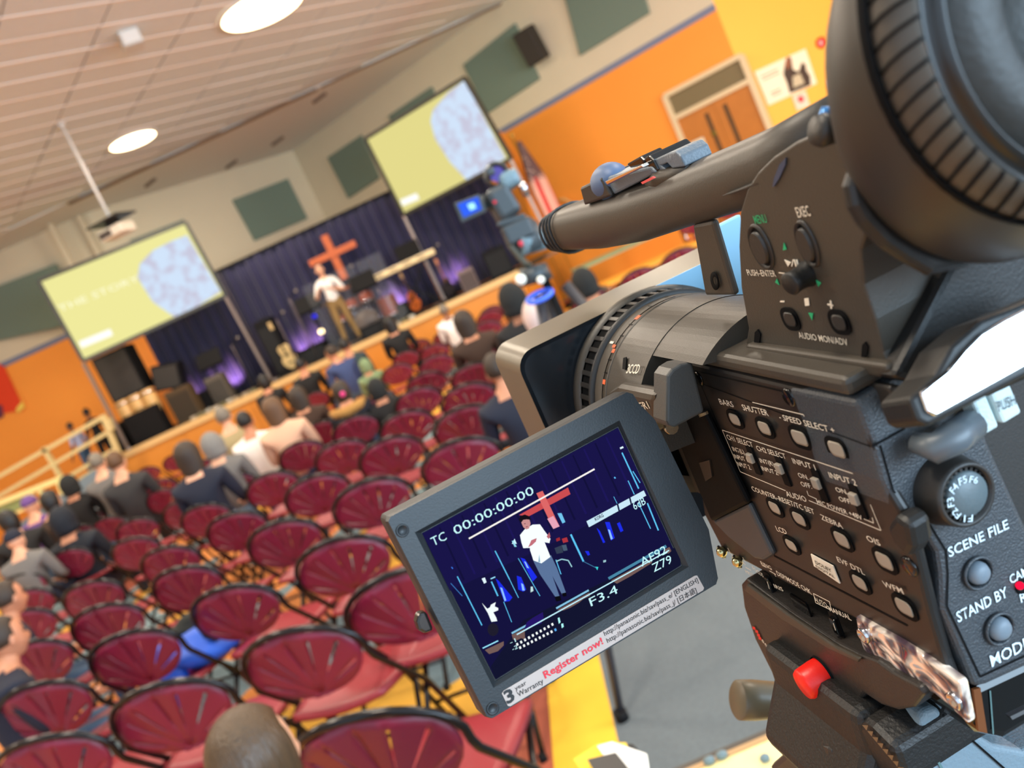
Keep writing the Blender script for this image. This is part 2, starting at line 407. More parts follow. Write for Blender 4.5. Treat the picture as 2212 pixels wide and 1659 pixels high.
for k in range(2):
    a = s0 + .05 + k * (s1 - s0 - .1) / 2; b = a + (s1 - s0 - .1) / 2 - .006
    lf_ = MB().prism([rp(a, .01, .03), rp(b, .01, .03), rp(b, 2.46, .03), rp(a, 2.46, .03)], -RN * .02).build('door_leaf', m_door, d)
    wx = b - .22 if k == 0 else a + .16
    MB().prism([rp(wx, 1.15, .036), rp(wx + .08, 1.15, .036), rp(wx + .08, 2.32, .036), rp(wx, 2.32, .036)], -RN * .01).build('slit_window', mat('smoked_glass', (80, 60, 40), .15), lf_)
    MB().bar(rp(b - .06 if k == 0 else a + .06, 1.0, .06), rp(b - .06 if k == 0 else a + .06, 1.3, .06), .03).build('pull_handle', mat('satin_steel', (150, 140, 125), .3, .9), lf_)
MB().lathe([(0, 0), (0, .05), (.012, .05), (.012, 0)], rp(s0 + .62, 1.92, .03), RN, 20).build('badge', mat('olive_green_badge', (110, 96, 20), .6), d)
nt_ = MB().prism([rp(s0 + .12, 1.32, .045), rp(s0 + .40, 1.32, .045), rp(s0 + .40, 1.95, .045), rp(s0 + .12, 1.95, .045)], -RN * .008).build('paper_notice', mat('white_paper', (238, 226, 196), .8))
tag(nt_, 'white paper notice taped to the left door leaf', 'notice')

# yellow-lit wall: poster group, small cards and alarm
YW = Plane(RC, (.09, -.996, 0), YD)
po = MB().prism(pxpoly(YW, [(1630, 155), (1740, 105), (1765, 180), (1660, 228)], .03), -YW.n * .02).build('poster', mat('poster_cream', (244, 232, 200), .7))
tag(po, 'cream poster with a photo of two dark-haired people on the yellow-lit wall', 'poster')
def print_on(pl, px, col, root, off, name='print'): return MB().prism(pxpoly(pl, px, off), -pl.n * .001).build(name, mat('ink_%d_%d_%d' % col, col, .7), root)
print_on(YW, [(1695, 140), (1700, 122), (1709, 124), (1713, 150), (1725, 155), (1732, 134), (1740, 139), (1742, 152), (1750, 164), (1752, 184), (1706, 202), (1700, 180), (1692, 160)], (66, 48, 34), po, .032, 'portrait')
print_on(YW, [(1712, 166), (1728, 158), (1738, 180), (1714, 190)], (198, 184, 150), po, .034, 'shirt_print')
print_on(YW, [(1696, 132), (1702, 123), (1708, 130), (1706, 146), (1698, 150)], (150, 90, 60), po, .034, 'face_print')
for a, b in (((1643, 165), (1680, 148)), ((1647, 172), (1684, 155)), ((1664, 200), (1686, 190)), ((1667, 206), (1688, 197))):
    print_on(YW, [a, b, (b[0] + 1, b[1] + 3), (a[0] + 1, a[1] + 3)], (170, 150, 120), po, .032, 'text_line')
for k, (u, v) in enumerate([(1730, 215), (1806, 182)]):
    c1 = MB().prism(pxpoly(YW, [(u - 19, v - 8), (u + 10, v - 20), (u + 20, v + 14), (u - 8, v + 24)], .02), -YW.n * .01).build('card', mat('card_pink_white', (250, 214, 190), .7))
    tag(c1, ['small white card with a red disc below the poster', 'small white card with a red disc right of the poster'][k], 'card')
    MB().lathe([(0, 0), (0, .062)], YW.at(u, v - 1, .022), YW.n, 20).build('red_disc', mat('ink_red', (206, 44, 54), .6), c1)
t = thing('fire_alarm', 'round red fire alarm on the yellow-lit wall above the poster', 'alarm', YW.at(1773, 93))
MB().lathe([(0, .10), (.05, .10), (.07, .07), (.07, 0)], YW.at(1773, 93, 0), YW.n, 24).build('body', mat('alarm_red', (226, 52, 40), .4), t)
MB().lathe([(0, .04), (.02, .035), (.03, 0)], YW.at(1773, 93, .07), YW.n, 16).build('lens', mat('alarm_lens', (240, 190, 190), .2), t)

# banner at the left edge
t = thing('banner', 'red banner with a yellow lower corner at the left edge', 'banner', LFT.at(10, 840))
MB().prism(pxpoly(LFT, [(-60, 760), (8, 792), (52, 885), (-30, 900)], .05), -LFT.n * .02).build('cloth', mat('banner_red', (232, 66, 24), .8), t)
MB().prism(pxpoly(LFT, [(48, 866), (53, 880), (38, 892), (34, 884)], .06), -LFT.n * .01).build('corner_patch', mat('banner_yellow', (250, 214, 90), .6), t)
MB().prism(pxpoly(LFT, [(-30, 868), (5, 876), (8, 900), (-20, 915)], .06), -LFT.n * .01).build('lower_patch', mat('banner_purple', (110, 50, 70), .8), t)

# beige handrail on the orange wall
hr = thing('handrail', 'short beige handrail on the orange wall right of the flags', 'handrail', RW.at(1225, 440))
a, b, c = RW.at(1200, 434, .12), RW.at(1218, 430, .12), RW.at(1262, 452, .12)
MB().tube([a, b, c], .03).build('rail', mat('beige_rail_paint', (226, 176, 110), .5), hr)
for q in (a, c): MB().tube([q, q - RN * .14], .018).build('bracket', mat('beige_rail_paint', (226, 176, 110), .5), hr)
# ================================================================== stage
SH = 1.14; SY = 16.1
m_black = mat('matte_black', (18, 16, 16), .7, spec=.2); m_blackg = mat('gloss_black_tube', (26, 22, 20), .25)
m_chrome = mat('chrome', (200, 200, 205), .15, 1)
m_stagewood = mat('orange_stage_wood', (214, 136, 44), .5, var=.08, vscale=3)
m_edge = mat('stage_edge_tan', (226, 184, 120), .5)
m_deck = mat('stage_deck', (62, 58, 44), .7, var=.1, vscale=3)
st = thing('stage', 'raised stage with orange wooden front under the dark blue curtain', 'stage', (-3.3, 17.2, 0))
MB().prism([(-7.35, SY, SH - .05), (.98, SY, SH - .05), (1.6, 17.2, SH - .05), (1.9, 18.8, SH - .05), (-7.2, 18.8, SH - .05)], (0, 0, .05)).build('deck', m_deck, st)
for k in range(6):
    x0 = -7.35 + k * 1.388; MB().box((x0 + .694, SY + .02, (SH - .12) / 2), (1.380, .03, SH - .12)).build('front_panel', m_stagewood, st, bev=.003)
MB().prism([(1.0, SY + .02, 0), (1.62, 17.2, 0), (1.62, 17.2, SH - .1), (1.0, SY + .02, SH - .1)], (-.03, .02, 0)).build('side_panel', m_stagewood, st)
MB().box((-3.185, SY - .01, SH - .05), (8.35, .05, .12)).build('edge_trim', m_edge, st)

# curtain
def curtain_mat():
    m = mat('navy_curtain', (30, 27, 62), .85, sheen=.2, var=.12, vscale=3); return m
cu = thing('curtain', 'dark navy pleated curtain hanging across the back of the stage', 'curtain', (-2.7, 18.5, 1.14))
for k in range(4):
    a = -6.6 + k * 2.0; b = a + 1.99; N = 150; vs = []; fs = []
    for i in range(N + 1):
        x = a + (b - a) * i / N
        for j, z in enumerate((1.16, 1.6, 2.4, 3.2, 3.66)):
            w = 1 - .5 * j / 4
            y = 18.5 + .055 * w * sin(x * 26 + k) + .03 * sin(x * 61 + 2 * k) * w + .02 * sin(x * 7)
            vs.append((x, y, z))
    for i in range(N):
        for j in range(4): fs.append((i * 5 + j, (i + 1) * 5 + j, (i + 1) * 5 + j + 1, i * 5 + j + 1))
    o = MB().add(vs, fs, 0, True).build('curtain_panel', curtain_mat(), cu)
    s = o.modifiers.new('solid', 'SOLIDIFY'); s.thickness = .006
MB().box((-2.6, 18.5, 3.68), (8.1, .10, .05)).build('curtain_rail', m_black, cu)

# purple uplights
k = 0
for u, v, pw_ in [(418, 847, 5), (468, 824, 9), (496, 804, 11), (644, 734, 8), (672, 716, 6), (836, 640, 6), (854, 634, 10), (957, 580, 5), (987, 572, 8), (352, 880, 3)]:
    p = ony(u, v, 18.25); t = thing('stage_uplight', 'small black uplight throwing purple light on the curtain', 'stage light', (p.x, 18.05, SH), 0, 'purple uplights behind the band')
    MB().cyl((0, 0, .04), (0, .05, .16), .05).build('can', m_black, t, world=False)
    MB().bar((-.07, 0, .01), (.07, 0, .01), .03).build('foot', m_black, t, world=False)
    l = bpy.data.lights.new('uplight', 'SPOT'); l.energy = pw_ * 11; l.color = (.95, .48, .95); l.spot_size = radians(60); l.spot_blend = 1; l.shadow_soft_size = .04
    o = bpy.data.objects.new('uplight', l); COL.objects.link(o); o.parent = t; o.location = (0, .10, .16)
    o.rotation_euler = Vector((0, 1, .75)).to_track_quat('-Z', 'Y').to_euler()

# projection screens
def rock_mat():
    m = bpy.data.materials.new('projected_rock'); m.use_nodes = True; nt = m.node_tree; nt.nodes.clear()
    tc = nt.nodes.new('ShaderNodeTexCoord'); n = nt.nodes.new('ShaderNodeTexNoise'); n.inputs['Scale'].default_value = 5; n.inputs['Detail'].default_value = 5
    cr = nt.nodes.new('ShaderNodeValToRGB'); e = cr.color_ramp.elements
    e[0].position = .38; e[0].color = lin((200, 200, 220)); e[1].position = .56; e[1].color = lin((208, 226, 248))
    em = nt.nodes.new('ShaderNodeEmission'); em.inputs[1].default_value = .95; o = nt.nodes.new('ShaderNodeOutputMaterial')
    nt.links.new(tc.outputs['Object'], n.inputs['Vector']); nt.links.new(n.outputs['Fac'], cr.inputs[0]); nt.links.new(cr.outputs[0], em.inputs[0]); nt.links.new(em.outputs[0], o.inputs[0])
    return m
m_rock = rock_mat()
def screen(label, pl, quad, rock, txt, logo, legs, col, root_at):
    t = thing('projection_screen', label, 'screen', root_at)
    q = pxpoly(pl, quad)
    c = sum(q, Vector()) / 4
    big = [c + (p - c) * 1.0 for p in q]
    fr = MB()
    for i in range(4):
        a, b = big[i], big[(i + 1) % 4]; fr.bar(a, b, .07, .06, up=pl.n)
    fr.build('frame', mat('screen_frame', (52, 50, 40), .5), t)
    MB().prism([c + (p - c) * .985 for p in q], -pl.n * .01).build('fabric', glow('screen_glow_' + str(col[0]) + str(col[1]), col, .93), t)
    MB().prism(pxpoly(pl, rock, .012), -pl.n * .001).build('projected_rock', m_rock, t)
    wm = glow('screen_white', (255, 255, 250), 1.0)
    if txt: text_on(pl, 'THE STORY', txt[0], txt[1], 14, glow('screen_text', (252, 250, 214), 1.0), t, off=.014)
    a, b, h = logo; (x0, y0), (x1, y1) = a, b
    MB().prism(pxpoly(pl, [(x0, y0), (x1, y1), (x1 + h * .45, y1 + h), (x0 + h * .45, y0 + h)], .014), -pl.n * .001).build('logo_bar', wm, t)
    for (l0, l1) in legs:
        a = pl.at(*l0, .05); b = pl.at(*l1, .05); z = SH + .02
        b = a + (b - a) * ((a.z - z) / (a.z - b.z)) if b.z > z + .02 or b.z < z else b
        b = Vector((a.x, a.y, SH + .02)) if abs(b.x - a.x) > .5 else Vector((b.x, b.y, SH + .02))
        MB().bar(a, b, .055, .055).build('leg', mat('aluminium_leg', (150, 132, 120), .4, .6), t)
        MB().bar(b + pl.n * .35, b - pl.n * .35, .05, .04).build('foot', mat('aluminium_leg', (150, 132, 120), .4, .6), t)
pa = ony(487, 640, 17.7); pld = Vector((.9, .436, 0)).normalized(); PLS = Plane(pa, (pld.y, -pld.x, 0), pld)
screen('left projection screen with yellow slide and white rock, beneath the projector', PLS, [(83, 607), (400, 480), (487, 638), (180, 780)],
       [(404, 508), (372, 520), (330, 541), (302, 570), (297, 600), (330, 652), (383, 689), (477, 630)], ((130, 674), (302, 606)), ((170, 738), (238, 710), 14),
       [((488, 642), (572, 794)), ((180, 784), (247, 911))], (240, 234, 156), Vector((pa.x - 1.2, pa.y - .6, SH)))
pb = ony(790, 300, 18.0); PRS = Plane(pb, RN, RD)
screen('right projection screen with yellow slide and white rock, beside the flags', PRS, [(790, 300), (1004, 168), (1105, 342), (873, 464)],
       [(1003, 174), (968, 200), (935, 238), (930, 262), (940, 300), (972, 350), (1010, 391), (1092, 341)], None, ((864, 432), (900, 417), 13),
       [((873, 468), (948, 622)), ((1103, 346), (1180, 500))], (228, 218, 140), Vector((pb.x + 1.2, pb.y - 1, SH)))

# cross
Y = 18.15; t = thing('cross', 'plain orange-brown wooden cross standing behind the speaker', 'cross', (ony(725, 560, Y).x, Y, SH))
m_cross = mat('cross_wood', (190, 92, 42), .5, var=.12, vscale=5)
x = ony(725, 560, Y).x; zc = ony(720, 557, Y).z
MB().box((x, Y, zc), (.15, .09, .98)).build('upright', m_cross, t, bev=.006)
MB().box((x, Y - .03, zc + .08), (1.04, .07, .14)).build('crossbar', m_cross, t, bev=.006)
MB().cyl((x, Y + .05, SH), (x, Y + .05, zc), .018).build('stand_pole', m_black, t)
MB().cyl((x, Y + .03, SH), (x, Y + .03, SH + .03), .11).build('stand_base', m_black, t)

# keyboard and stand
Y = 17.2; a = ony(806, 605, Y); b = ony(938, 541, Y); c = (a + b) / 2; L = b.x - a.x
t = thing('keyboard', 'long ivory electric keyboard on a black stand', 'keyboard', (c.x, Y, c.z - .06))
MB().box((c.x, Y, c.z), (L, .30, .11)).build('case', mat('keyboard_ivory', (232, 204, 150), .4), t, bev=.01)
for k in range(4): MB().box((a.x + .15 + k * .3, Y - .151, c.z + .01), (.16, .004, .03)).build('control_strip', mat('dark_strip', (120, 96, 66), .5), t)
for k in range(36): MB().box((a.x + .06 + k * (L - .12) / 35, Y + .06, c.z + .058), ((L - .12) / 36, .13, .012)).build('key', m_white, t)
t = thing('keyboard_stand', 'black crossed stand under the ivory keyboard', 'stand', (c.x, Y, SH))
for s in (-1, 1): MB().bar((c.x - s * .42, Y + s * .02, SH + .02), (c.x + s * .42, Y + s * .02, c.z - .06), .035).build('cross_leg', m_black, t)
for s in (-1, 1): MB().bar((c.x + s * .42, Y - .2, SH + .015), (c.x + s * .42, Y + .2, SH + .015), .03).build('foot', m_black, t)

def guitar(label, p, cols, s=1.0, tilt=.15, cat='guitar', horns=False):
    t = thing('guitar', label, cat, p)
    R = Matrix.Rotation(tilt, 3, 'X'); P = Vector(p)
    def g(x, z, y=0): return P + R @ Vector((x * s, y * s, z * s))
    pts = []
    for k in range(40):
        a = 2 * pi * k / 40; w = .16 + .035 * cos(2 * a) * 0
        z = .26 * cos(a); x = sin(a) * (.165 - .05 * math.exp(-((z - .04) / .06) ** 2)) * (1 if z < .03 else .84)
        if horns and z > .15: z += .07 * abs(sin(a)) ; x *= 1.15
        pts.append(g(x, z + .32))
    b = MB().prism(pts, R @ Vector((0, .07 * s, 0))).build('body', cols[0], t, bev=.008)
    MB().bar(g(0, .45, -.008), g(0, .98, -.008), .045 * s, .025 * s).build('neck', cols[1], t)
    MB().box(g(0, 1.05, -.008), (.07 * s, .02 * s, .16 * s), R).build('headstock', cols[2], t)
    MB().lathe([(0, 0), (0, .045 * s)], g(0, .38, -.003), R @ Vector((0, -1, 0)), 16).build('sound_hole', m_black, t)
    MB().box(g(0, .20, -.01), (.10 * s, .02 * s, .02 * s), R).build('bridge', m_black, t)
    MB().bar(g(-.12, .02, .05), g(.12, .02, .05), .03).bar(g(0, .02, .05), g(0, .5, .12), .03).build('stand', m_black, t)
m_neck = mat('guitar_neck_brown', (120, 70, 36), .4)
p = ony(618, 760, 17.0); guitar('cream electric guitar leaning on a stand left of the speaker', (p.x, 17.0, SH + .02), (mat('cream_lacquer', (224, 190, 130), .3), m_black, mat('cream_lacquer', (224, 190, 130), .3)), .95, .2, horns=True)
p = ony(889, 640, 17.6); guitar('orange acoustic guitar standing under the keyboard', (p.x, 17.6, SH + .02), (mat('orange_lacquer', (206, 98, 34), .3), m_neck, mat('pale_headstock', (220, 170, 110), .4)), .8, .2)
p = ony(957, 595, 17.7); guitar('brown bass guitar with a pale headstock right of the keyboard', (p.x, 17.7, SH + .02), (mat('dark_lacquer', (40, 24, 18), .3), mat('bass_neck', (190, 110, 70), .4), mat('bass_head', (226, 140, 90), .4)), .75, .1)
# music stands
def music_stand(u, v, Yp, label, hgt=None):
    p = ony(u, v, Yp); t = thing('music_stand', label, 'music stand', (p.x, Yp, SH))
    R = Matrix.Rotation(radians(-25), 3, 'X'); zz = p.z
    MB().box((p.x, Yp, zz), (.5, .012, .34), R).box((p.x, Yp - .04, zz - .16), (.5, .08, .012), R).build('desk', m_black, t, bev=.003)
    MB().cyl((p.x, Yp + .02, SH + .05), (p.x, Yp + .02, zz), .012).build('pole', m_black, t)
    for k in range(3):
        a = k * 2.1; MB().tube([(p.x, Yp + .02, SH + .2), (p.x + .25 * cos(a), Yp + .02 + .25 * sin(a), SH + .01)], .01, 6).build('leg', m_black, t)
music_stand(664, 655, 17.3, 'black music stand just left of the speaker')
music_stand(451, 775, 17.4, 'black music stand in front of the leftmost purple lights')
music_stand(880, 541, 17.7, 'black music stand behind the keyboard')
music_stand(783, 607, 16.95, 'black music stand right of the speaker, in front of the drums')
def mic_stand(u, v, Yp, label, m=m_black):
    p = ony(u, v, Yp); t = thing('microphone_stand', label, 'microphone stand', (p.x, Yp, SH))
    MB().cyl((p.x, Yp, SH + .02), (p.x, Yp, p.z), .012).build('pole', mat('dull_steel', (96, 84, 80), .4, .5), t)
    MB().cyl((p.x, Yp, SH), (p.x, Yp, SH + .025), .13).build('base', m, t)
    MB().bar((p.x, Yp, p.z), (p.x + .18, Yp - .1, p.z + .06), .015).build('boom', m, t)
    MB().ell((p.x + .2, Yp - .11, p.z + .07), (.03, .03, .03)).build('microphone', mat('mic_grille', (150, 140, 130), .4, .6), t)
mic_stand(624, 645, 16.7, 'microphone stand left of the speaker by the cream guitar')
mic_stand(597, 690, 16.9, 'microphone stand over the cream guitar')
mic_stand(745, 590, 18.2, 'microphone stand over the drum kit')
mic_stand(930, 545, 17.9, 'microphone stand behind the bass guitar')
mic_stand(500, 745, 17.2, 'microphone stand right of the left music stand')

# drum kit with clear shield
p = ony(768, 655, 17.9); X, Yd = p.x + .1, 17.8
t = thing('drum_kit', 'red-brown drum kit behind a clear shield right of the speaker', 'drum kit', (X, Yd, SH))
m_drum = mat('red_brown_shell', (140, 60, 36), .25); m_skin = mat('drum_skin', (96, 78, 66), .5); m_brass = mat('cymbal_brass', (200, 150, 80), .25, .9)
def drum(name, c, ax, r, h):
    ax = Vector(ax).normalized(); d = MB().lathe([(0, r), (h, r)], c, ax, 24).build(name, m_drum, t)
    MB().lathe([(-.004, 0), (-.004, r * .98), (0, r * .98)], c, ax, 24).build('drum_head', m_skin, d)
    MB().lathe([(h, r * .98), (h + .004, r * .98), (h + .004, 0)], c, ax, 24).build('drum_head', m_skin, d)
    MB().lathe([(0, r), (-.01, r + .012), (.015, r + .012), (.02, r)], c, ax, 24).build('hoop', m_chrome, d)
drum('bass_drum', (X, Yd - .2, SH + .28), (0, 1, 0), .27, .38)
drum('tom', (X - .17, Yd - .1, SH + .64), (0, .3, 1), .14, .18); drum('tom', (X + .17, Yd - .1, SH + .64), (0, .3, 1), .15, .19)
drum('floor_tom', (X + .5, Yd + .05, SH + .2), (0, 0, 1), .2, .4); drum('snare', (X - .42, Yd + .05, SH + .5), (0, 0, 1), .17, .13)
for dx, z in ((-.6, .95), (.45, 1.05), (-.2, 1.1)):
    MB().lathe([(0, .19), (.03, .04), (.045, 0)], (X + dx, Yd, SH + z), (.1, -.2, 1), 24).build('cymbal', m_brass, t)
    MB().cyl((X + dx, Yd, SH), (X + dx, Yd, SH + z), .01).build('cymbal_pole', m_chrome, t)
m_clear = mat('clear_acrylic', (235, 240, 245), .03, alpha=.03, spec=.2)
for k in range(3):
    x0 = X - .85 + k * .57; MB().box((x0 + .28, Yd - .62 + abs(k - 1) * .06, SH + .72), (.54, .01, 1.44)).build('shield_panel', m_clear, t)
# amps, monitors and boxes
def cab(label, u0, v0, u1, v1, Yp, m, cat='amplifier', dep=.35, grille=True, name='amplifier', z0=None):
    a, b = ony(u0, v0, Yp), ony(u1, v1, Yp); z0 = SH if z0 is None else z0; x0, x1 = sorted((a.x, b.x)); z1 = max(a.z, b.z, z0 + .12)
    t = thing(name, label, cat, ((x0 + x1) / 2, Yp + dep / 2, z0))
    MB().box(((x0 + x1) / 2, Yp + dep / 2, (z0 + z1) / 2), (x1 - x0, dep, z1 - z0)).build('cabinet', m, t, bev=.012)
    if grille: MB().box(((x0 + x1) / 2, Yp - .004, (z0 + z1) / 2 - .02), ((x1 - x0) * .86, .012, (z1 - z0) * .76)).build('grille', mat('grille2_' + m.name, tuple(int(255 * min(1, (x ** (1 / 2.2)) * .7)) for x in m.node_tree.nodes['Principled BSDF'].inputs[0].default_value[:3]), .8, bump=.5, bscale=300), t)
    MB().tube([((x0 + x1) / 2 - .08, Yp + dep / 2, z1), ((x0 + x1) / 2 - .07, Yp + dep / 2, z1 + .03), ((x0 + x1) / 2 + .07, Yp + dep / 2, z1 + .03), ((x0 + x1) / 2 + .08, Yp + dep / 2, z1)], .01, 6).build('handle', m_black, t)
    return t
m_brn = mat('brown_tolex', (74, 54, 26), .7); m_gry = mat('grey_tolex', (96, 84, 70), .7)
cab('brown amplifier at the left end of the stage front', 352, 852, 415, 855, 16.6, m_brn)
cab('small grey-brown amplifier behind the effect pedals', 438, 822, 478, 812, 17.2, m_gry)
cab('tall black amplifier left of the cream guitar', 545, 700, 590, 700, 17.5, m_black)
cab('low black monitor wedge behind the cream guitar', 640, 762, 700, 740, 17.4, m_black)
cab('black bass cabinet right of the speaker', 775, 712, 835, 690, 16.9, m_black)
cab('black monitor under the keyboard', 828, 672, 880, 655, 17.7, m_black)
cab('large black amplifier at the right end of the stage', 1038, 548, 1088, 530, 17.0, m_black)
cab('pinkish grey speaker near the right end of the stage', 985, 590, 1020, 578, 16.9, mat('mauve_tolex', (120, 98, 92), .6))
cab('black cloth-covered box at the stage edge under the tan drums', 262, 905, 340, 890, 16.32, m_black, 'box', .25, False, 'covered_box')
cab('wide black case at the left end of the stage', 230, 925, 262, 925, 16.5, m_black, 'case', .5, False, 'equipment_case')
cab('small black case beside the brown amplifier', 425, 850, 445, 845, 17.2, m_black, 'case', .3, False, 'equipment_case')
# effect pedals
for k, (u, v) in enumerate([(408, 880), (424, 872), (440, 862), (455, 858), (470, 850), (485, 845), (500, 838), (452, 850), (430, 882), (845, 675), (862, 668), (878, 662), (520, 828), (535, 822)]):
    p = onz(u, v, SH + .04); y = min(max(16.35, 16.3 + (k % 3) * .22), 17.6); p = ony(u, v, y)
    t = thing('effect_pedal', 'small %s effect pedal on the stage floor' % ('silver', 'olive', 'whitish')[k % 3], 'pedal', (p.x, y, SH), .3 * sin(k * 3), '%s effect pedals along the stage front' % ('silver', 'olive', 'whitish')[k % 3])
    mm = [mat('pedal_silver', (190, 170, 140), .4, .3), mat('pedal_olive', (120, 110, 70), .5), mat('pedal_white', (200, 190, 170), .5)][k % 3]
    MB().box((0, 0, .03), (.11, .14, .06)).build('housing', mm, t, world=False, bev=.006)
    MB().cyl((0, -.03, .06), (0, -.03, .075), .014).build('switch', m_chrome, t, world=False)
    MB().cyl((.03, .04, .06), (.03, .04, .078), .01).cyl((-.03, .04, .06), (-.03, .04, .078), .01).build('knob', m_black, t, world=False)
# tan conga drums
Yc = 16.8
for k, (u, v) in enumerate([(268, 880), (295, 868), (322, 856)]):
    p = ony(u, v, Yc); p.z = 2.06; zb = 1.56
    t = thing('conga_drum', ['tan conga drum, left of three beside the loudspeaker stack', 'tan conga drum, middle of three beside the loudspeaker stack', 'tan conga drum, right of three beside the loudspeaker stack'][k], 'drum', (p.x, Yc, zb))
    MB().lathe([(0, .10), (.12, .135), (.3, .135), (.48, .115)], (p.x, Yc, zb), (0, 0, 1), 24).build('shell', mat('conga_tan', (222, 172, 104), .4, var=.1, vscale=6), t)
    MB().lathe([(.48, .115), (.49, .11), (.49, 0)], (p.x, Yc, zb), (0, 0, 1), 24).build('drum_head', m_skin, t)
    MB().lathe([(.40, .13), (.40, .142), (.43, .142), (.43, .12)], (p.x, Yc, zb), (0, 0, 1), 24).build('hoop', m_chrome, t)
MB_ = cab('black riser carrying the three tan conga drums', 268, 905, 335, 880, Yc - .18, m_black, 'riser', .4, False, 'riser')
# black PA stack below the left screen
a = ony(193, 775, 17.1); b = ony(262, 745, 17.1)
t = thing('loudspeaker_stack', 'tall black loudspeaker on a stand below the left screen', 'loudspeaker', (a.x + .4, 17.1, SH))
MB().box((a.x + .38, 17.3, 2.52), (.72, .5, .95)).build('cabinet', m_black, t, bev=.02)
MB().box((a.x + .38, 17.04, 2.52), (.64, .012, .86)).build('grille', mat('speaker_mesh', (48, 42, 36), .7), t)
MB().cyl((a.x + .38, 17.3, SH), (a.x + .38, 17.3, 2.06), .03).build('pole', m_black, t)
for k in range(3): MB().tube([(a.x + .38, 17.3, SH + .6), (a.x + .38 + .4 * cos(k * 2.1), 17.3 + .4 * sin(k * 2.1), SH + .01)], .018, 6).build('leg', m_black, t)
t = thing('loudspeaker', 'black wedge loudspeaker tilted right of the tall one', 'loudspeaker', (a.x + 1.1, 17.4, SH))
R = Matrix.Rotation(radians(14), 3, 'Y')
MB().box((a.x + 1.12, 17.4, 2.1), (.55, .4, .5), R).build('cabinet', m_black, t, bev=.02)
MB().box((a.x + 1.12, 17.19, 2.1), (.48, .012, .43), R).build('grille', mat('speaker_mesh', (48, 42, 36), .7), t)
MB().cyl((a.x + 1.1, 17.4, SH), (a.x + 1.1, 17.4, 1.9), .03).build('pole', m_black, t)
# glowing bulb lamp and blue indicator
p = ony(694, 716, 17.5); t = thing('bulb_lamp', 'small glowing bulb on a stand left of the speaker', 'lamp', (p.x, 17.5, SH))
MB().ell(p, (.055, .055, .055)).build('bulb', glow('bulb_glow', (255, 228, 170), 5), t)
MB().cyl((p.x, 17.5, SH), p - Vector((0, 0, .04)), .012).cyl((p.x, 17.5, SH), (p.x, 17.5, SH + .02), .08).build('stand', m_black, t)
p = ony(680, 683, 17.5); t = thing('blue_indicator_box', 'small black box with a blue light left of the speaker', 'device', (p.x, 17.5, SH))
MB().box(p, (.10, .08, .10)).build('housing', m_black, t, bev=.01); MB().ell(p - Vector((0, .045, 0)), (.045, .01, .045)).build('blue_light', glow('blue_led', (40, 40, 255), 1.6), t)
MB().cyl((p.x, 17.5, SH), p, .01).build('pole', m_black, t)
p = ony(679, 663, 17.55); t = thing('water_bottle', 'clear bottle with pale label on the music stand left of the speaker', 'bottle', (p.x, 17.4, p.z - .1))
MB().lathe([(0, 0), (0, .035), (.15, .035), (.19, .012), (.21, .012), (.21, 0)], (p.x, 17.35, p.z - .08), (0, 0, 1), 16).build('bottle_body', mat('pale_blue_plastic', (150, 170, 200), .2), t)
MB().lathe([(.21, 0), (.21, .014), (.23, .014), (.23, 0)], (p.x, 17.35, p.z - .08), (0, 0, 1), 12).build('cap', m_white, t)

# flags
def flag(label, top, bot, Yp, mats, wdt):
    a, b = ony(*top, Yp), ony(*bot, Yp); x = (a.x + b.x) / 2
    t = thing('flag', label, 'flag', (x, Yp, 0))
    MB().cyl((x, Yp, 0), (x, Yp, a.z + .1), .02).build('pole', mat('brass_pole', (196, 140, 60), .35, .5), t)
    MB().ell((x, Yp, a.z + .15), (.04, .04, .07)).build('finial', mat('brass_pole', (196, 140, 60), .35, .5), t)
    MB().cyl((x, Yp, 0), (x, Yp, .08), .2).build('base', m_black, t)
    H_ = a.z - b.z; N = 28; J = 16
    def blk(z0, z1, mi):
        vs = []; fs = []
        for j in range(J + 1):
            f = j / J; g = z0 + (z1 - z0) * f; z = a.z - g * H_
            w = wdt * (.25 + .75 * min(1, g * 2.2))
            for k in range(N):
                an = 2 * pi * k / N; r = 1 + .25 * sin(5 * an + g * 2)
                vs.append((x + .06 + w * cos(an) * r * .5 + g * .05, Yp - .05 + w * .35 * sin(an) * r, z))
        for j in range(J):
            for k in range(N): fs.append((j * N + k, j * N + (k + 1) % N, (j + 1) * N + (k + 1) % N, (j + 1) * N + k))
        MB().add(vs, fs, 0, True).build('flag_cloth', mi, t)
    for i, (z0, z1, mi) in enumerate(mats): blk(z0, z1, mi)
def stripes():
    m = bpy.data.materials.new('striped_flag'); m.use_nodes = True; nt = m.node_tree; b = nt.nodes['Principled BSDF']
    tc = nt.nodes.new('ShaderNodeTexCoord'); s = nt.nodes.new('ShaderNodeSeparateXYZ'); nt.links.new(tc.outputs['Object'], s.inputs[0])
    mt = nt.nodes.new('ShaderNodeMath'); mt.operation = 'MULTIPLY'; mt.inputs[1].default_value = 26; nt.links.new(s.outputs[0], mt.inputs[0])
    sn = nt.nodes.new('ShaderNodeMath'); sn.operation = 'SINE'; nt.links.new(mt.outputs[0], sn.inputs[0])
    cr = nt.nodes.new('ShaderNodeValToRGB'); e = cr.color_ramp.elements; e[0].position = .0; e[0].color = lin((226, 170, 150)); e[1].position = .5; e[1].color = lin((206, 40, 30)); cr.color_ramp.interpolation = 'CONSTANT'
    nt.links.new(sn.outputs[0], cr.inputs[0]); nt.links.new(cr.outputs[0], b.inputs['Base Color']); b.inputs['Roughness'].default_value = .7; return m
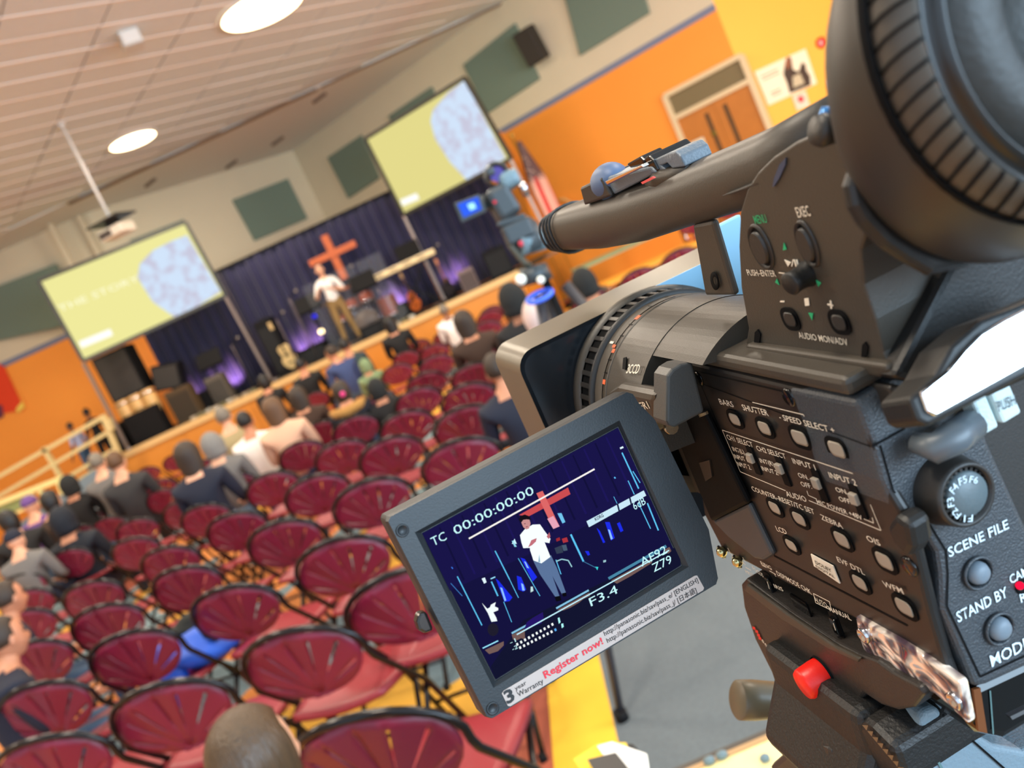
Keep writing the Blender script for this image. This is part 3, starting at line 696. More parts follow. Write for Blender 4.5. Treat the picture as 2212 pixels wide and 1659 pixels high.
def starfield():
    m = bpy.data.materials.new('star_canton'); m.use_nodes = True; nt = m.node_tree; b = nt.nodes['Principled BSDF']
    v = nt.nodes.new('ShaderNodeTexVoronoi'); v.inputs['Scale'].default_value = 14; tc = nt.nodes.new('ShaderNodeTexCoord'); nt.links.new(tc.outputs['Object'], v.inputs['Vector'])
    cr = nt.nodes.new('ShaderNodeValToRGB'); e = cr.color_ramp.elements; e[0].position = .16; e[0].color = lin((220, 180, 150)); e[1].position = .22; e[1].color = lin((96, 62, 60))
    nt.links.new(v.outputs['Distance'], cr.inputs[0]); nt.links.new(cr.outputs[0], b.inputs['Base Color']); return m
flag('furled red and white striped flag with a dark star field, right of the right screen', (1112, 310), (1190, 478), 16.9, [(0, .5, starfield()), (.46, 1.05, stripes())], .30)
flag('furled ochre flag hanging left of the striped flag', (1085, 285), (1155, 500), 17.3, [(0, 1.0, mat('ochre_flag', (222, 128, 24), .7))], .26)

# ramp railing at the left end of the stage
m_rail = mat('beige_rail', (214, 190, 132), .45)
Yr = 15.75
t = thing('stage_railing', 'beige metal railing with three rails beside the left end of the stage', 'railing', (ony(120, 1000, Yr).x, Yr, .6))
def rl(a, b, w, nm='rail', Y1=None): MB().bar(ony(*a, Yr), ony(*b, Y1 or Yr), w, w * .8).build(nm, m_rail, t)
rl((-30, 1045), (226, 899), .09); rl((-30, 1088), (236, 932), .085); rl((137, 1036), (252, 968), .085); rl((170, 1034), (258, 982), .05)
rl((222, 896), (257, 982), .10, 'post'); rl((94, 966), (137, 1040), .09, 'post'); rl((133, 1034), (139, 1062), .12, 'post')
rl((232, 905), (240, 930), .13, 'gusset')
t = thing('ramp_railing', 'bright cream railing over a pale green panel at the far left', 'railing', (ony(60, 1075, 14.6).x, 14.6, .6))
m_railb = mat('cream_rail', (232, 220, 150), .45); Yr2 = 14.6
def r2(a, b, w, nm='rail', mm=None): MB().bar(ony(*a, Yr2), ony(*b, Yr2), w, w * .8).build(nm, mm or m_railb, t)
r2((-30, 1098), (136, 1032), .11); r2((-30, 1140), (110, 1072), .05); r2((66, 1062), (80, 1085), .06, 'post'); r2((84, 1054), (103, 1086), .08, 'post'); r2((128, 1035), (140, 1066), .12, 'post')
MB().prism([ony(u, v, Yr2 + .05) for u, v in [(-30, 1106), (70, 1064), (76, 1084), (-30, 1134)]], (0, .02, 0)).build('infill_panel', mat('pale_green_panel', (150, 166, 110), .6), t)
MB().prism([(-9.3, 15.4, .02), (-7.4, 15.4, .02), (-7.4, 15.4, SH - .03), (-9.3, 15.4, .75)], (0, 1.8, 0)).build('ramp', mat('blue_grey_ramp', (122, 140, 150), .6)) 
o = bpy.data.objects['ramp']; tag(o, 'blue-grey ramp rising to the left end of the stage', 'ramp')
# ================================================================== chairs
m_maroon = mat('maroon_plastic', (120, 24, 50), .36, bump=.25, bscale=500)
m_maroon_lit = mat('maroon_plastic_lit', (146, 42, 50), .36, bump=.25, bscale=500)  # same plastic as the backrest, light from above put into a paler colour
m_tube = mat('dark_bronze_tube', (26, 22, 22), .2, .3)
def back_outline(phi, a=.218, b=.134, c=.121):
    dx, dz = sin(phi), cos(phi)         # ray from focus; ellipse centre (0,c)
    A = dx * dx / a / a + dz * dz / b / b; B = -2 * dz * c / b / b; C_ = c * c / b / b - 1
    return (-B + sqrt(max(0, B * B - 4 * A * C_))) / 2 / A
def BP(x, z):   # backrest surface: leans back, wraps forward at the sides
    return Vector((x, -.205 - (z - .5) * .26 + .55 * x * x, z))
FZ = .536
def chair_proto():
    t = thing('folding_chair', 'maroon folding chair', 'chair')
    # fan backrest with radial slots
    slots = [-66, -44, -22, 0, 22, 44, 66]; ph = []
    for a in range(-180, 181, 6): ph.append(a)
    for s in slots: ph += [s - 1.5, s + 1.5]
    ph = sorted(set(p for p in ph if not any(abs(p - s) < 1.4 for s in slots)))
    ts = [0.02, .2, .36, .5, .64, .78, .88, 1.0]; vs = []; fs = []
    for p in ph:
        r = back_outline(radians(p)); r = min(r, .30)
        for tt in ts:
            x, z = r * tt * sin(radians(p)), FZ + r * tt * cos(radians(p))
            q = BP(x, z); q.y += .006 * cos(radians(p) * 8) * tt; vs.append(q)
    n = len(ts)
    for i in range(len(ph) - 1):
        slot = any(ph[i] >= s - 1.6 and ph[i + 1] <= s + 1.6 for s in slots)
        for j in range(n - 1):
            if slot and 2 <= j <= 5: continue
            fs.append((i * n + j, (i + 1) * n + j, (i + 1) * n + j + 1, i * n + j + 1))
    o = MB().add(vs, fs, 0, True).build('backrest', m_maroon, t, world=False, merge=.0004)
    s = o.modifiers.new('solid', 'SOLIDIFY'); s.thickness = .012; s.offset = 0
    # seat
    vs = []; fs = []; N = 12
    for i in range(N + 1):
        for j in range(N + 1):
            u = i / N * 2 - 1; v = j / N * 2 - 1
            uu = u * sqrt(1 - v * v * .18); vv = v * sqrt(1 - u * u * .14)
            x = uu * (.215 - .015 * vv * -1); y = vv * .225 + .03
            z = .447 + .012 * u * u - .02 * max(0, v) ** 3 + .012 * max(0, -v) ** 2
            vs.append((x, y, z))
    for i in range(N):
        for j in range(N): fs.append((i * (N + 1) + j, (i + 1) * (N + 1) + j, (i + 1) * (N + 1) + j + 1, i * (N + 1) + j + 1))
    o = MB().add(vs, fs, 0, True).build('seat', m_maroon_lit, t, world=False)
    s = o.modifiers.new('solid', 'SOLIDIFY'); s.thickness = .026; s.offset = -1
    # frame: front legs running up into the arch around the back
    pts = [(-.225, .20, .0), (-.232, .02, .36)]
    arc = []
    for k in range(15):
        a = radians(-100 + 200 * k / 14); x = .235 * sin(a); z = .656 + .150 * cos(a); q = BP(x, z); arc.append(q)
    pts = [Vector(p) for p in pts] + [BP(-.236, .60)] + arc + [BP(.236, .60)] + [Vector((.232, .02, .36)), Vector((.225, .20, 0))]
    MB().tube(pts, .012, 8).build('frame', m_tube, t, world=False)
    for s_ in (-1, 1):
        MB().tube([(s_ * .205, .16, .42), (s_ * .205, .02, .30), (s_ * .21, -.30, .0)], .011, 7).build('rear_leg', m_tube, t, world=False)
    for w_, y_, z_ in ((.226, .14, .12), (.208, -.22, .10)): MB().tube([(-w_, y_, z_), (w_, y_, z_)], .009, 6).build('rung', m_tube, t, world=False)
    for x, y in ((-.225, .20), (.225, .20), (-.21, -.30), (.21, -.30)): MB().cyl((x, y, 0), (x, y, .025), .016, n=8).build('foot_cap', m_black, t, world=False)
    return t
CH = [(0.52, 18.06), (1076, 636)]
chair_px = [(1057,656),(1057,671),(1053,693),(1037,748),(1026,783),(1014,826),(1006,876),(990,950),(951,1060),(863,1235),
(961,714),(940,742),(938,769),(920,804),(899,839),(873,889),(834,948),(790,1040),(732,1162),(649,1352),(810,1533),
(875,759),(856,787),(761,901),(729,955),(673,1030),(608,1124),(503,1262),(350,1056),(394,1080),(439,1089),(504,1107),
(235,1116),(288,1160),(362,1179),(398,1221),(145,1187),(188,1257),(217,1308),(271,1367),(344,1478),(36,1244),(43,1277),(72,1479),(83,1595),(54,1389),
(495,1025),(579,1023),(644,956),(687,913),(195,1101),(163,1099),(683,846),(782,795)]
extra = [(.66, 13.9), (-1.2, 15.2), (-2.35, 14.9), (-6.2, 14.6), (-6.9, 14.7), (-5.7, 14.5), (-7.3, 14.9), (-3.4, 14.9), (-3.3, 8.95), (-2.65, 8.9), (-5.1, 9.6),
         (-3.55, 6.75), (-3.6, 5.6), (-3.65, 7.8), (-4.0, 10.9), (-4.6, 10.9), (-2.6, 9.9), (-1.5, 9.0), (-1.9, 2.75), (-.95, 5.6)]
pts = []
for u, v in chair_px:
    p = onz(u, v, .80); y = min(p.y, 15.0)
    if p.y > 15.0: p = ony(u, v, 15.0)
    pts.append((p.x, p.y))
for x, y in extra:
    if all((x - a) ** 2 + (y - b) ** 2 > .42 ** 2 for a, b in pts): pts.append((x, y))
# right-hand block beyond the aisle
rb = [(1.15, 8.2), (1.75, 8.3), (1.2, 9.4), (1.8, 9.4), (2.35, 9.5), (1.05, 7.1), (1.65, 7.1), (3.9, 14.2), (4.5, 14.0), (4.3, 15.0)]
for q in rb: pts.append(q)
proto = chair_proto()
rows = [1.85, 2.7, 3.6, 4.55, 5.6, 6.65, 7.85, 8.95, 9.9, 11.0, 12.2, 13.8, 15.0]
ordn = ['nearest', 'second', 'third', 'fourth', 'fifth', 'sixth', 'seventh', 'eighth', 'ninth', 'tenth', 'eleventh', 'twelfth', 'farthest']
byrow = {}
for q in pts:
    k = min(range(len(rows)), key=lambda i: abs(rows[i] - q[1])); byrow.setdefault(k, []).append(q)
first = True; CHAIRS = []
cnt = ['first', 'second', 'third', 'fourth', 'fifth', 'sixth', 'seventh', 'eighth', 'ninth', 'tenth', 'eleventh', 'twelfth']
for k in sorted(byrow):
    L_ = sorted(byrow[k], key=lambda q: -q[0])
    right = [q for q in L_ if q[0] > .9]; left = [q for q in L_ if q[0] <= .9]
    for side, LL in (('left block', left), ('right block', right)):
        for i, (x, y) in enumerate(LL):
            lb = 'maroon folding chair, %s, %s row from the camera, %s seat from the %s' % (side, ordn[k], cnt[min(i, 11)], 'aisle' if side == 'left block' else 'right')
            rz = radians(-13 + 5 * sin(x * 9 + y * 5))
            loc = (x, y + .28, 0)
            if first: proto.location = loc; proto.rotation_euler = (0, 0, rz); proto['label'] = lb; proto['group'] = 'maroon folding chairs in rows'; first = False; c = proto
            else: c = dup(proto, loc, rz, lb, 'maroon folding chairs in rows')
            CHAIRS.append(c)

# ================================================================== people
def head_mb(mb, c, s=1.0, yaw=0, pitch=0, skin=0, eye=4, lip=5):
    R = Matrix.Rotation(yaw, 3, 'Z') @ Matrix.Rotation(pitch, 3, 'X')
    def f(q):
        x, y, z = q
        if y > 0:
            y += .020 * math.exp(-((x / .014) ** 2) - ((z + .018) / .020) ** 2) * 1.2      # nose
            y -= .010 * math.exp(-(((abs(x) - .032) / .015) ** 2) - ((z - .012) / .012) ** 2)  # eye sockets
            y += .006 * math.exp(-((x / .02) ** 2) - ((z + .055) / .010) ** 2)
            y += .010 * math.exp(-((x / .025) ** 2) - ((z + .098) / .02) ** 2)               # chin
        if z < -.03: x *= 1 - 2.6 * (-.03 - z); y = y * (1 - 1.2 * (-.03 - z)) + .012
        return Vector((x, y, z)) * s
    mb.ell(c, (.074, .094, .118), 28, 22, skin, R, f)
    for sx in (-1, 1):
        mb.ell(Vector(c) + R @ (Vector((sx * .078, -.004, -.012)) * s), (.010 * s, .020 * s, .032 * s), 10, 8, skin, R)
        mb.ell(Vector(c) + R @ (Vector((sx * .030, .079, .010)) * s), (.013 * s, .009 * s, .008 * s), 10, 6, eye, R)
        mb.ell(Vector(c) + R @ (Vector((sx * .030, .088, .030)) * s), (.017 * s, .006 * s, .004 * s), 8, 4, eye, R)
    mb.ell(Vector(c) + R @ (Vector((0, .088, -.056)) * s), (.022 * s, .007 * s, .006 * s), 10, 6, lip, R)

def body_mesh(name, nodes, zone, head, hs=1.0, yaw=0, pitch=0):
    """nodes: list of (key, pos, radius, parent); zone(pos)->material index. One continuous skinned body."""
    idx = {k: i for i, (k, *_) in enumerate(nodes)}
    me = bpy.data.meshes.new('sk'); me.from_pydata([n[1] for n in nodes], [(idx[n[3]], idx[n[0]]) for n in nodes if n[3]], [])
    o = bpy.data.objects.new('sk', me); COL.objects.link(o)
    o.modifiers.new('skin', 'SKIN')
    me.update()
    if not me.skin_vertices: 
        bm = bmesh.new(); bm.from_mesh(me); bm.verts.layers.skin.verify(); bm.to_mesh(me); bm.free()
    for i, n in enumerate(nodes):
        r = n[2]; r = (r, r) if not isinstance(r, tuple) else r
        me.skin_vertices[0].data[i].radius = r; me.skin_vertices[0].data[i].use_root = (i == 0)
    o.modifiers['skin'].use_smooth_shade = True
    s = o.modifiers.new('sub', 'SUBSURF'); s.levels = 2; s.render_levels = 2
    bpy.context.view_layer.update()
    ev = bpy.data.meshes.new_from_object(o.evaluated_get(bpy.context.evaluated_depsgraph_get()))
    bpy.data.objects.remove(o)
    mb = MB(); vs = [v.co.copy() for v in ev.vertices]
    for p in ev.polygons:
        pass
    mb.v = vs
    segs = [(Vector(n[1]), Vector(nodes[idx[n[3]]][1]) if n[3] else Vector(n[1]), n[4] if len(n) > 4 else 1) for n in nodes]
    for p in ev.polygons:
        c = p.center; best = None
        for a, b, zc in segs:
            ab = b - a; tt = 0 if ab.length < 1e-6 else max(0, min(1, (c - a).dot(ab) / ab.dot(ab))); dd = (c - (a + ab * tt)).length
            if best is None or dd < best[0]: best = (dd, zc)
        mb.f.append(list(p.vertices)); mb.m.append(best[1]); mb.sm.append(True)
    bpy.data.meshes.remove(ev)
    head_mb(mb, head, hs, yaw, pitch)
    ob = mb.build(name, [m_skinA, m_navy, m_jean, m_shoe, m_eye, m_lip], world=False)
    return ob
m_skinA = mat('skin_tan', (196, 132, 98), .5); m_skinB = mat('skin_light', (226, 168, 134), .5); m_skinC = mat('skin_brown', (140, 88, 60), .5)
m_navy = mat('navy_cloth', (24, 28, 44), .85); m_jean = mat('denim', (66, 88, 112), .85); m_shoe = mat('shoe_black', (24, 22, 22), .5)
m_eye = mat('eye_dark', (36, 26, 20), .3); m_lip = mat('lip', (170, 92, 80), .5)
def fingers(nodes, side, hand, fwd, zc=0):
    h = Vector(hand); f = Vector(fwd).normalized(); w = f.cross(Vector((0, 0, 1))); w = w.normalized() if w.length > .1 else Vector((1, 0, 0))
    nodes.append(('palm' + side, h + f * .045, (.026, .018), 'hand' + side, 0))
    for i, (o, L) in enumerate(((-.026, .062), (-.009, .072), (.009, .068), (.026, .052))):
        a = h + f * .085 + w * o; k = 'f%s%d' % (side, i)
        nodes.append((k + 'a', a, .0085, 'palm' + side, 0)); nodes.append((k + 'b', a + f * L * .55 + Vector((0, 0, -.012)), .008, k + 'a', 0)); nodes.append((k + 'c', a + f * L + Vector((0, 0, -.035)), .007, k + 'b', 0))
    sg = 1 if side == 'L' else -1
    a = h + f * .035 + w * (.038 * sg); nodes.append(('t%sa' % side, a, .010, 'hand' + side, 0)); nodes.append(('t%sb' % side, a + f * .045 + w * (.018 * sg), .008, 't%sa' % side, 0))
def seated_nodes(lean=0, hands=((-.12, .34, .63), (.12, .34, .63)), w=1.0):
    L = lean
    n = [('pelvis', (0, -.04, .53), .125 * w, None, 2), ('waist', (0, -.06 + L * .3, .68), .115 * w, 'pelvis', 1), ('chest', (0, -.07 + L * .7, .86), .135 * w, 'waist', 1), ('upper', (0, -.07 + L, .96), .10 * w, 'chest', 1),
         ('neck', (0, -.05 + L * 1.2, 1.05), .052, 'upper', 0), ('skull', (0, -.03 + L * 1.4, 1.15), .058, 'neck', 0)]
    for s, sg in (('L', -1), ('R', 1)):
        n += [('sh' + s, (sg * .165 * w, -.06 + L, .95), .068 * w, 'upper', 1), ('el' + s, (sg * .235, .02 + L * .6, .70), .045, 'sh' + s, 1)]
        hp = Vector(hands[0 if sg < 0 else 1]); ep = Vector((sg * .235, .02 + L * .6, .70)); wr = ep + (hp - ep) * .82
        n += [('wr' + s, tuple(wr), .032, 'el' + s, 1), ('hand' + s, tuple(hp), (.03, .02), 'wr' + s, 0)]
        fingers(n, s, hp, (hp - ep))
        n += [('hip' + s, (sg * .09, .0, .52), .095, 'pelvis', 2), ('knee' + s, (sg * .12, .40, .50), .062, 'hip' + s, 2), ('shin' + s, (sg * .12, .44, .28), .056, 'knee' + s, 2), ('ank' + s, (sg * .12, .44, .09), .038, 'shin' + s, 2), ('toe' + s, (sg * .13, .60, .045), .036, 'ank' + s, 3)]
    return n
def standing_nodes(hands, elbows, step=.06):
    n = [('pelvis', (0, 0, .93), .125, None, 2), ('waist', (0, 0, 1.06), .115, 'pelvis', 1), ('chest', (0, 0, 1.24), .135, 'waist', 1), ('upper', (0, -.01, 1.36), .10, 'chest', 1), ('neck', (0, 0, 1.45), .05, 'upper', 0), ('skull', (0, .01, 1.54), .056, 'neck', 0)]
    for s, sg in (('L', -1), ('R', 1)):
        hp = Vector(hands[0 if sg < 0 else 1]); ep = Vector(elbows[0 if sg < 0 else 1]); wr = ep + (hp - ep) * .82
        n += [('sh' + s, (sg * .17, -.01, 1.35), .066, 'upper', 1), ('el' + s, tuple(ep), .045, 'sh' + s, 1), ('wr' + s, tuple(wr), .030, 'el' + s, 0), ('hand' + s, tuple(hp), (.03, .02), 'wr' + s, 0)]
        fingers(n, s, hp, hp - ep)
        n += [('hip' + s, (sg * .09, 0, .88), .098, 'pelvis', 2), ('knee' + s, (sg * (.09 + step * .4), .02, .50), .066, 'hip' + s, 2), ('calf' + s, (sg * (.09 + step * .6), -.01, .34), .058, 'knee' + s, 2), ('ank' + s, (sg * (.09 + step), 0, .09), .042, 'calf' + s, 2), ('toe' + s, (sg * (.10 + step), .15, .045), .038, 'ank' + s, 3)]
    return n
seatA = body_mesh('body', seated_nodes(0, w=1.16), None, (0, -.01, 1.19))
seatB = body_mesh('body', seated_nodes(.10, ((-.06, .36, .66), (.10, .32, .70)), 1.2), None, (0, .12, 1.185), 1.0, .35, -.15)
standA = body_mesh('body', standing_nodes(((-.30, .12, .86), (.30, .12, .86)), ((-.26, .0, 1.10), (.26, .0, 1.10))), None, (0, .025, 1.60))
speakB = body_mesh('body', standing_nodes(((-.02, .26, 1.20), (.20, .34, 1.22)), ((-.27, .06, 1.08), (.29, .08, 1.10))), None, (0, .025, 1.60), 1.0, .1, 0)
def hair_mesh(kind):
    mb = MB()
    def cap(q):
        x, y, z = q
        if y > .02 and z < .05: y = min(y, .03); 
        if z < -.03: z = -.03 + (z + .03) * .5
        return Vector((x, y, z))
    if kind == 'short': mb.ell((0, -.018, .022), (.084, .100, .112), 22, 14, 0, None, cap)
    if kind == 'long':
        def f(q):
            x, y, z = q
            if y > .02 and z < .05: y = .02 + (y - .02) * .2
            if z < 0: z *= 3.3; y = y * (.8 if y < 0 else .4) - .012; x *= 1.08 - .25 * min(1, -z / .35)
            return Vector((x, y, z))
        mb.ell((0, -.022, .02), (.106, .110, .118), 24, 20, 0, None, f)
    if kind == 'hood':
        def f(q):
            x, y, z = q
            if y > .05: y = .05
            if z < -.06: x *= 1.25; y *= 1.1
            return Vector((x, y, z))
        mb.ell((0, -.03, .0), (.115, .125, .150), 24, 16, 0, None, f)
    if kind == 'bob':
        def f(q):
            x, y, z = q
            if y > .02 and z < .05: y = .02 + (y - .02) * .2
            if z < 0: z *= 1.5
            return Vector((x, y, z))
        mb.ell((0, -.02, .02), (.098, .108, .116), 24, 16, 0, None, f)
    if kind == 'cap':
        mb.ell((0, -.01, .04), (.088, .104, .088), 22, 12, 0, None, lambda q: Vector((q.x, q.y, max(q.z, -.02))))
        mb.ell((0, .10, .03), (.06, .06, .008), 16, 6, 0)
    return mb
HAIR = {}
def hair_obj(kind, m, parent, loc, yaw, pitch, s=1.0):
    if kind not in HAIR: HAIR[kind] = hair_mesh(kind).build({'hood': 'hood', 'cap': 'cap'}.get(kind, 'hair'), m, None, world=False); o = HAIR[kind]
    else: o = HAIR[kind].copy(); COL.objects.link(o)
    o.parent = parent; o.location = loc; o.rotation_euler = (pitch, 0, yaw); o.scale = (s, s, s)
    o.material_slots[0].link = 'OBJECT'; o.material_slots[0].material = m; return o
used = set()
HEADS = {}
def person(label, base, loc, rz, scale, shirt, pants, skin, hair, hairc, group=None, shoe=None, hs=1.0, hat=None):
    t = thing('person', label, 'person', loc, rz, group); t.scale = (scale,) * 3
    if base.name not in used and base.parent is None: o = base; used.add(base.name)
    else: o = base.copy(); COL.objects.link(o)
    o.parent = t; o.name = 'body'
    for i, m in enumerate((skin, shirt, pants, shoe or m_shoe, m_eye, m_lip)):
        o.material_slots[i].link = 'OBJECT'; o.material_slots[i].material = m
    hc, yw, pt = HEADS[base.data.name]
    if hair: hair_obj(hair, hairc, t, hc, yw, pt, hs)
    return t
HEADS[seatA.data.name] = ((0, -.01, 1.19), 0, 0); HEADS[seatB.data.name] = ((0, .12, 1.185), .35, -.15)
HEADS[standA.data.name] = ((0, .025, 1.60), 0, 0); HEADS[speakB.data.name] = ((0, .025, 1.60), .1, 0)
h_dark = mat('hair_dark_brown', (52, 38, 26), .6, var=.2, vscale=40); h_black = mat('hair_black', (24, 20, 18), .5); h_brown = mat('hair_brown', (96, 66, 40), .6, var=.2, vscale=40)
h_grey = mat('hair_grey', (120, 110, 96), .6, var=.2, vscale=40); h_light = mat('hair_light_brown', (74, 53, 32), .42, var=.45, vscale=90, bump=1, bscale=160)
for n_ in h_light.node_tree.nodes:
    if n_.type == 'TEX_NOISE':
        mp_ = h_light.node_tree.nodes.new('ShaderNodeMapping'); mp_.inputs['Scale'].default_value = (1, 1, .06); l_ = n_.inputs['Vector'].links[0]; src_ = l_.from_socket; h_light.node_tree.links.new(src_, mp_.inputs[0]); h_light.node_tree.links.new(mp_.outputs[0], n_.inputs['Vector'])
c_black = mat('cloth_black', (20, 18, 18), .85); c_char = mat('cloth_charcoal', (52, 50, 50), .9); c_grey = mat('cloth_grey', (112, 108, 104), .9)
c_white = mat('cloth_white', (240, 234, 226), .8); c_khaki = mat('trousers_khaki', (138, 108, 62), .8); c_olive = mat('jacket_tan_olive', (168, 150, 108), .8)
c_peach = mat('top_peach', (222, 172, 140), .8); c_blue = mat('shirt_blue', (50, 66, 108), .8); c_teal = mat('jacket_teal_grey', (44, 60, 64), .85); c_purple = mat('cloth_purple', (104, 70, 130), .85)
c_pink = mat('jacket_pale_pink', (206, 178, 170), .85); c_camo = mat('cloth_camouflage', (74, 70, 52), .85, var=.6, vscale=16); c_pinkhot = mat('cloth_pink', (220, 60, 120), .8)
c_brown = mat('cloth_brown', (60, 40, 28), .85); c_greenp = mat('cloth_green_print', (120, 140, 100), .85, var=.6, vscale=18)
def seated(label, u, v, Yp, shirt, pants, skin, hair, hairc, base=None, rz=0, sc=None):
    p = ony(u, v, Yp); z = p.z; s = sc or max(.72, min(1.12, z / 1.19))
    b = base or seatA; hc = HEADS[b.data.name if b.data.name in HEADS else list(HEADS)[0]][0]
    off = Matrix.Rotation(rz, 3, 'Z') @ Vector((hc[0], hc[1], 0)) * s
    return person(label, b, (p.x - off.x, Yp - off.y, (z - 1.19 * s) if abs(z - 1.19 * s) < .3 else 0), rz, s, shirt, pants, skin, hair, hairc)
P_ = []
P_.append(seated('person with short grey hair and white collar near the stage, right of centre', 960, 672, 14.2, c_white, m_jean, m_skinC, 'short', h_grey))
P_.append(seated('person with long dark hair and brown jacket in the right-hand seats', 1003, 697, 8.2, c_brown, m_jean, m_skinA, 'long', h_dark))
P_.append(seated('person with long black hair and black coat close to the stage, right of the speaker', 843, 700, 14.6, c_black, c_black, m_skinA, 'long', h_black))
P_.append(seated('person with dark hair in a teal-grey jacket below the speaker', 746, 748, 14.3, c_teal, m_jean, m_skinA, 'short', h_black))
P_.append(seated('person in a blue shirt turned sideways left of the teal jacket', 716, 764, 13.7, c_blue, m_jean, m_skinA, 'short', h_dark, seatB, .6))
P_.append(seated('person in a green patterned top right of the teal jacket', 790, 790, 12.4, c_greenp, m_jean, m_skinA, 'hood', c_greenp))
P_.append(seated('person in a black hood behind the fur-collared coat', 815, 840, 8.15, c_black, c_black, m_skinA, 'hood', mat('hood_black', (30, 30, 28), .9)))
fur = seated('person with a pink hair tie and tan fur collar on a dark coat', 738, 846, 8.15, mat('coat_navy_dark', (26, 26, 34), .85), m_jean, m_skinA, 'bob', h_dark)
P_.append(seated('person with long brown hair in a dark top, left of the fur collar', 645, 858, 9.1, c_brown, m_jean, m_skinA, 'long', h_dark))
P_.append(seated('person with long brown hair and peach top in the middle rows', 592, 885, 8.1, c_peach, m_jean, m_skinB, 'long', h_brown, None, 0))
P_.append(seated('person with short black hair in a white top with dark camouflage back', 531, 912, 8.7, c_white, c_camo, m_skinA, 'short', h_black))
P_.append(seated('balding person in a tan and olive jacket', 484, 902, 9.7, c_olive, c_khaki, m_skinB, 'short', h_grey, None, .2))
P_.append(seated('person with long dark hair in a navy coat with a pale grey scarf', 408, 985, 6.95, m_navy, m_jean, m_skinB, 'long', h_dark))
P_.append(seated('person in a light grey hooded top right of the navy coat', 462, 962, 7.9, c_grey, m_jean, m_skinB, 'hood', mat('hood_light_grey', (126, 122, 116), .9)))
P_.append(seated('person with brown hair in a wide charcoal jacket', 254, 1000, 9.75, c_char, c_char, m_skinB, 'short', h_brown, None, 0, 1.12))
P_.append(seated('person with short grey hair in a grey sweater', 213, 1000, 10.9, c_grey, m_jean, m_skinB, 'short', h_grey))
P_.append(seated('person in a black hooded coat near the end of the railing', 153, 1048, 10.9, c_black, c_black, m_skinA, 'hood', mat('hood_black', (30, 30, 28), .9)))
P_.append(seated('child in a purple hat with a pink patch beside the railing', 68, 1093, 9.9, c_purple, m_jean, m_skinB, 'cap', c_purple))
P_.append(seated('person with curly black hair right of the purple hat', 112, 1082, 9.4, c_brown, m_jean, m_skinB, 'bob', h_black, seatB, -.6))
P_.append(seated('person hunched in a large navy coat at the left', 140, 1124, 8.15, mat('coat_midnight', (16, 22, 32), .8), m_navy, m_skinA, 'hood', mat('coat_midnight', (16, 22, 32), .8), None, 0, 1.05))
P_.append(seated('person with black hair at the left edge behind the pale scarf', 18, 1127, 8.9, c_black, m_jean, m_skinB, 'bob', h_black, seatB, .5))
P_.append(seated('person in a navy and pink hat with a grey fur scarf at the left edge', 34, 1168, 7.75, c_grey, m_navy, m_skinB, 'cap', m_navy))
P_.append(seated('person with tan face and black jacket at the left edge, upper of two', 20, 1292, 4.75, m_navy, m_jean, m_skinA, 'short', h_dark, seatB, -.9))
P_.append(seated('person in a navy jacket and blue jeans at the left edge, lower of two', 14, 1378, 3.75, m_navy, m_jean, m_skinA, 'short', h_dark, seatB, -1.0))
P_.append(seated('person in a black hood across the aisle, seen over the lens hood', 1262, 612, 7.0, c_black, c_black, m_skinA, 'hood', mat('hood_black', (30, 30, 28), .9)))
P_.append(seated('person with black hair in front of the stage below the tall amplifier', 572, 826, 14.5, c_black, c_black, m_skinA, 'bob', h_black))
P_.append(seated('person with black hair in front of the stage below the cream guitar', 651, 790, 14.5, c_black, c_black, m_skinA, 'short', h_black))
P_.append(seated('child in a pale pink jacket behind the second camera', 1168, 684, 5.3, c_pink, m_jean, m_skinB, 'hood', mat('hood_pale_pink', (214, 190, 182), .9)))
P_.append(seated('person in a navy top and jeans beside the lens hood', 1075, 800, 4.9, m_navy, m_jean, m_skinA, 'short', h_dark))
# fur collar and hair tie
hp = fur.location; s = fur.scale[0]
MB().tube([(-.20, -.04, 1.02), (-.14, -.15, 1.0), (0, -.19, .98), (.14, -.15, 1.0), (.20, -.04, 1.02)], [.03, .055, .06, .055, .03], 12).build('fur_collar', mat('fur_tan', (176, 128, 66), .95, bump=1, bscale=120, var=.3, vscale=60), fur, world=False)
MB().ell((0.02, -.135, 1.17), (.03, .02, .03)).build('hair_tie', mat('hair_tie_pink', (230, 60, 130), .5), fur, world=False)
# speaker on stage
p = ony(738, 665, 17.0)
person('speaker in a white shirt and khaki trousers standing at the front of the stage', speakB, (p.x - .05, 16.9, SH), pi + .15, .985, c_white, c_khaki, m_skinB, 'short', h_black)
# two people beyond the railing, one operator
a = ony(152, 922, 17.2); person('child with dark hair and a blue and red top walking beyond the railing', standA, (a.x, 17.2, a.z - 1.6 * .72), 1.2, .72, mat('top_blue_red', (170, 170, 196), .8), m_jean, m_skinC, 'short', h_dark)
a = ony(188, 892, 17.6); person('person in a black top beyond the railing post', standA, (a.x, 17.6, a.z - 1.6 * .8), 1.0, .8, c_black, c_black, m_skinC, 'short', h_black)
P_.append(seated('person in a black hooded coat seated behind the legs of the second camera', 1108, 648, 7.0, c_black, c_black, m_skinC, 'hood', mat('hood_black', (30, 30, 28), .9)))
# child in the near foreground: only the top of the head is in the picture
p = ony(552, 1652, 1.45); k_ = .80
ch = person('child with straight light brown hair at the bottom edge, seen from behind', standA, (p.x, 1.45, p.z - 1.6 * k_), -.25, k_, c_grey, m_jean, m_skinB, 'bob', h_light)
for ob in (seatA, seatB, standA, speakB): pass
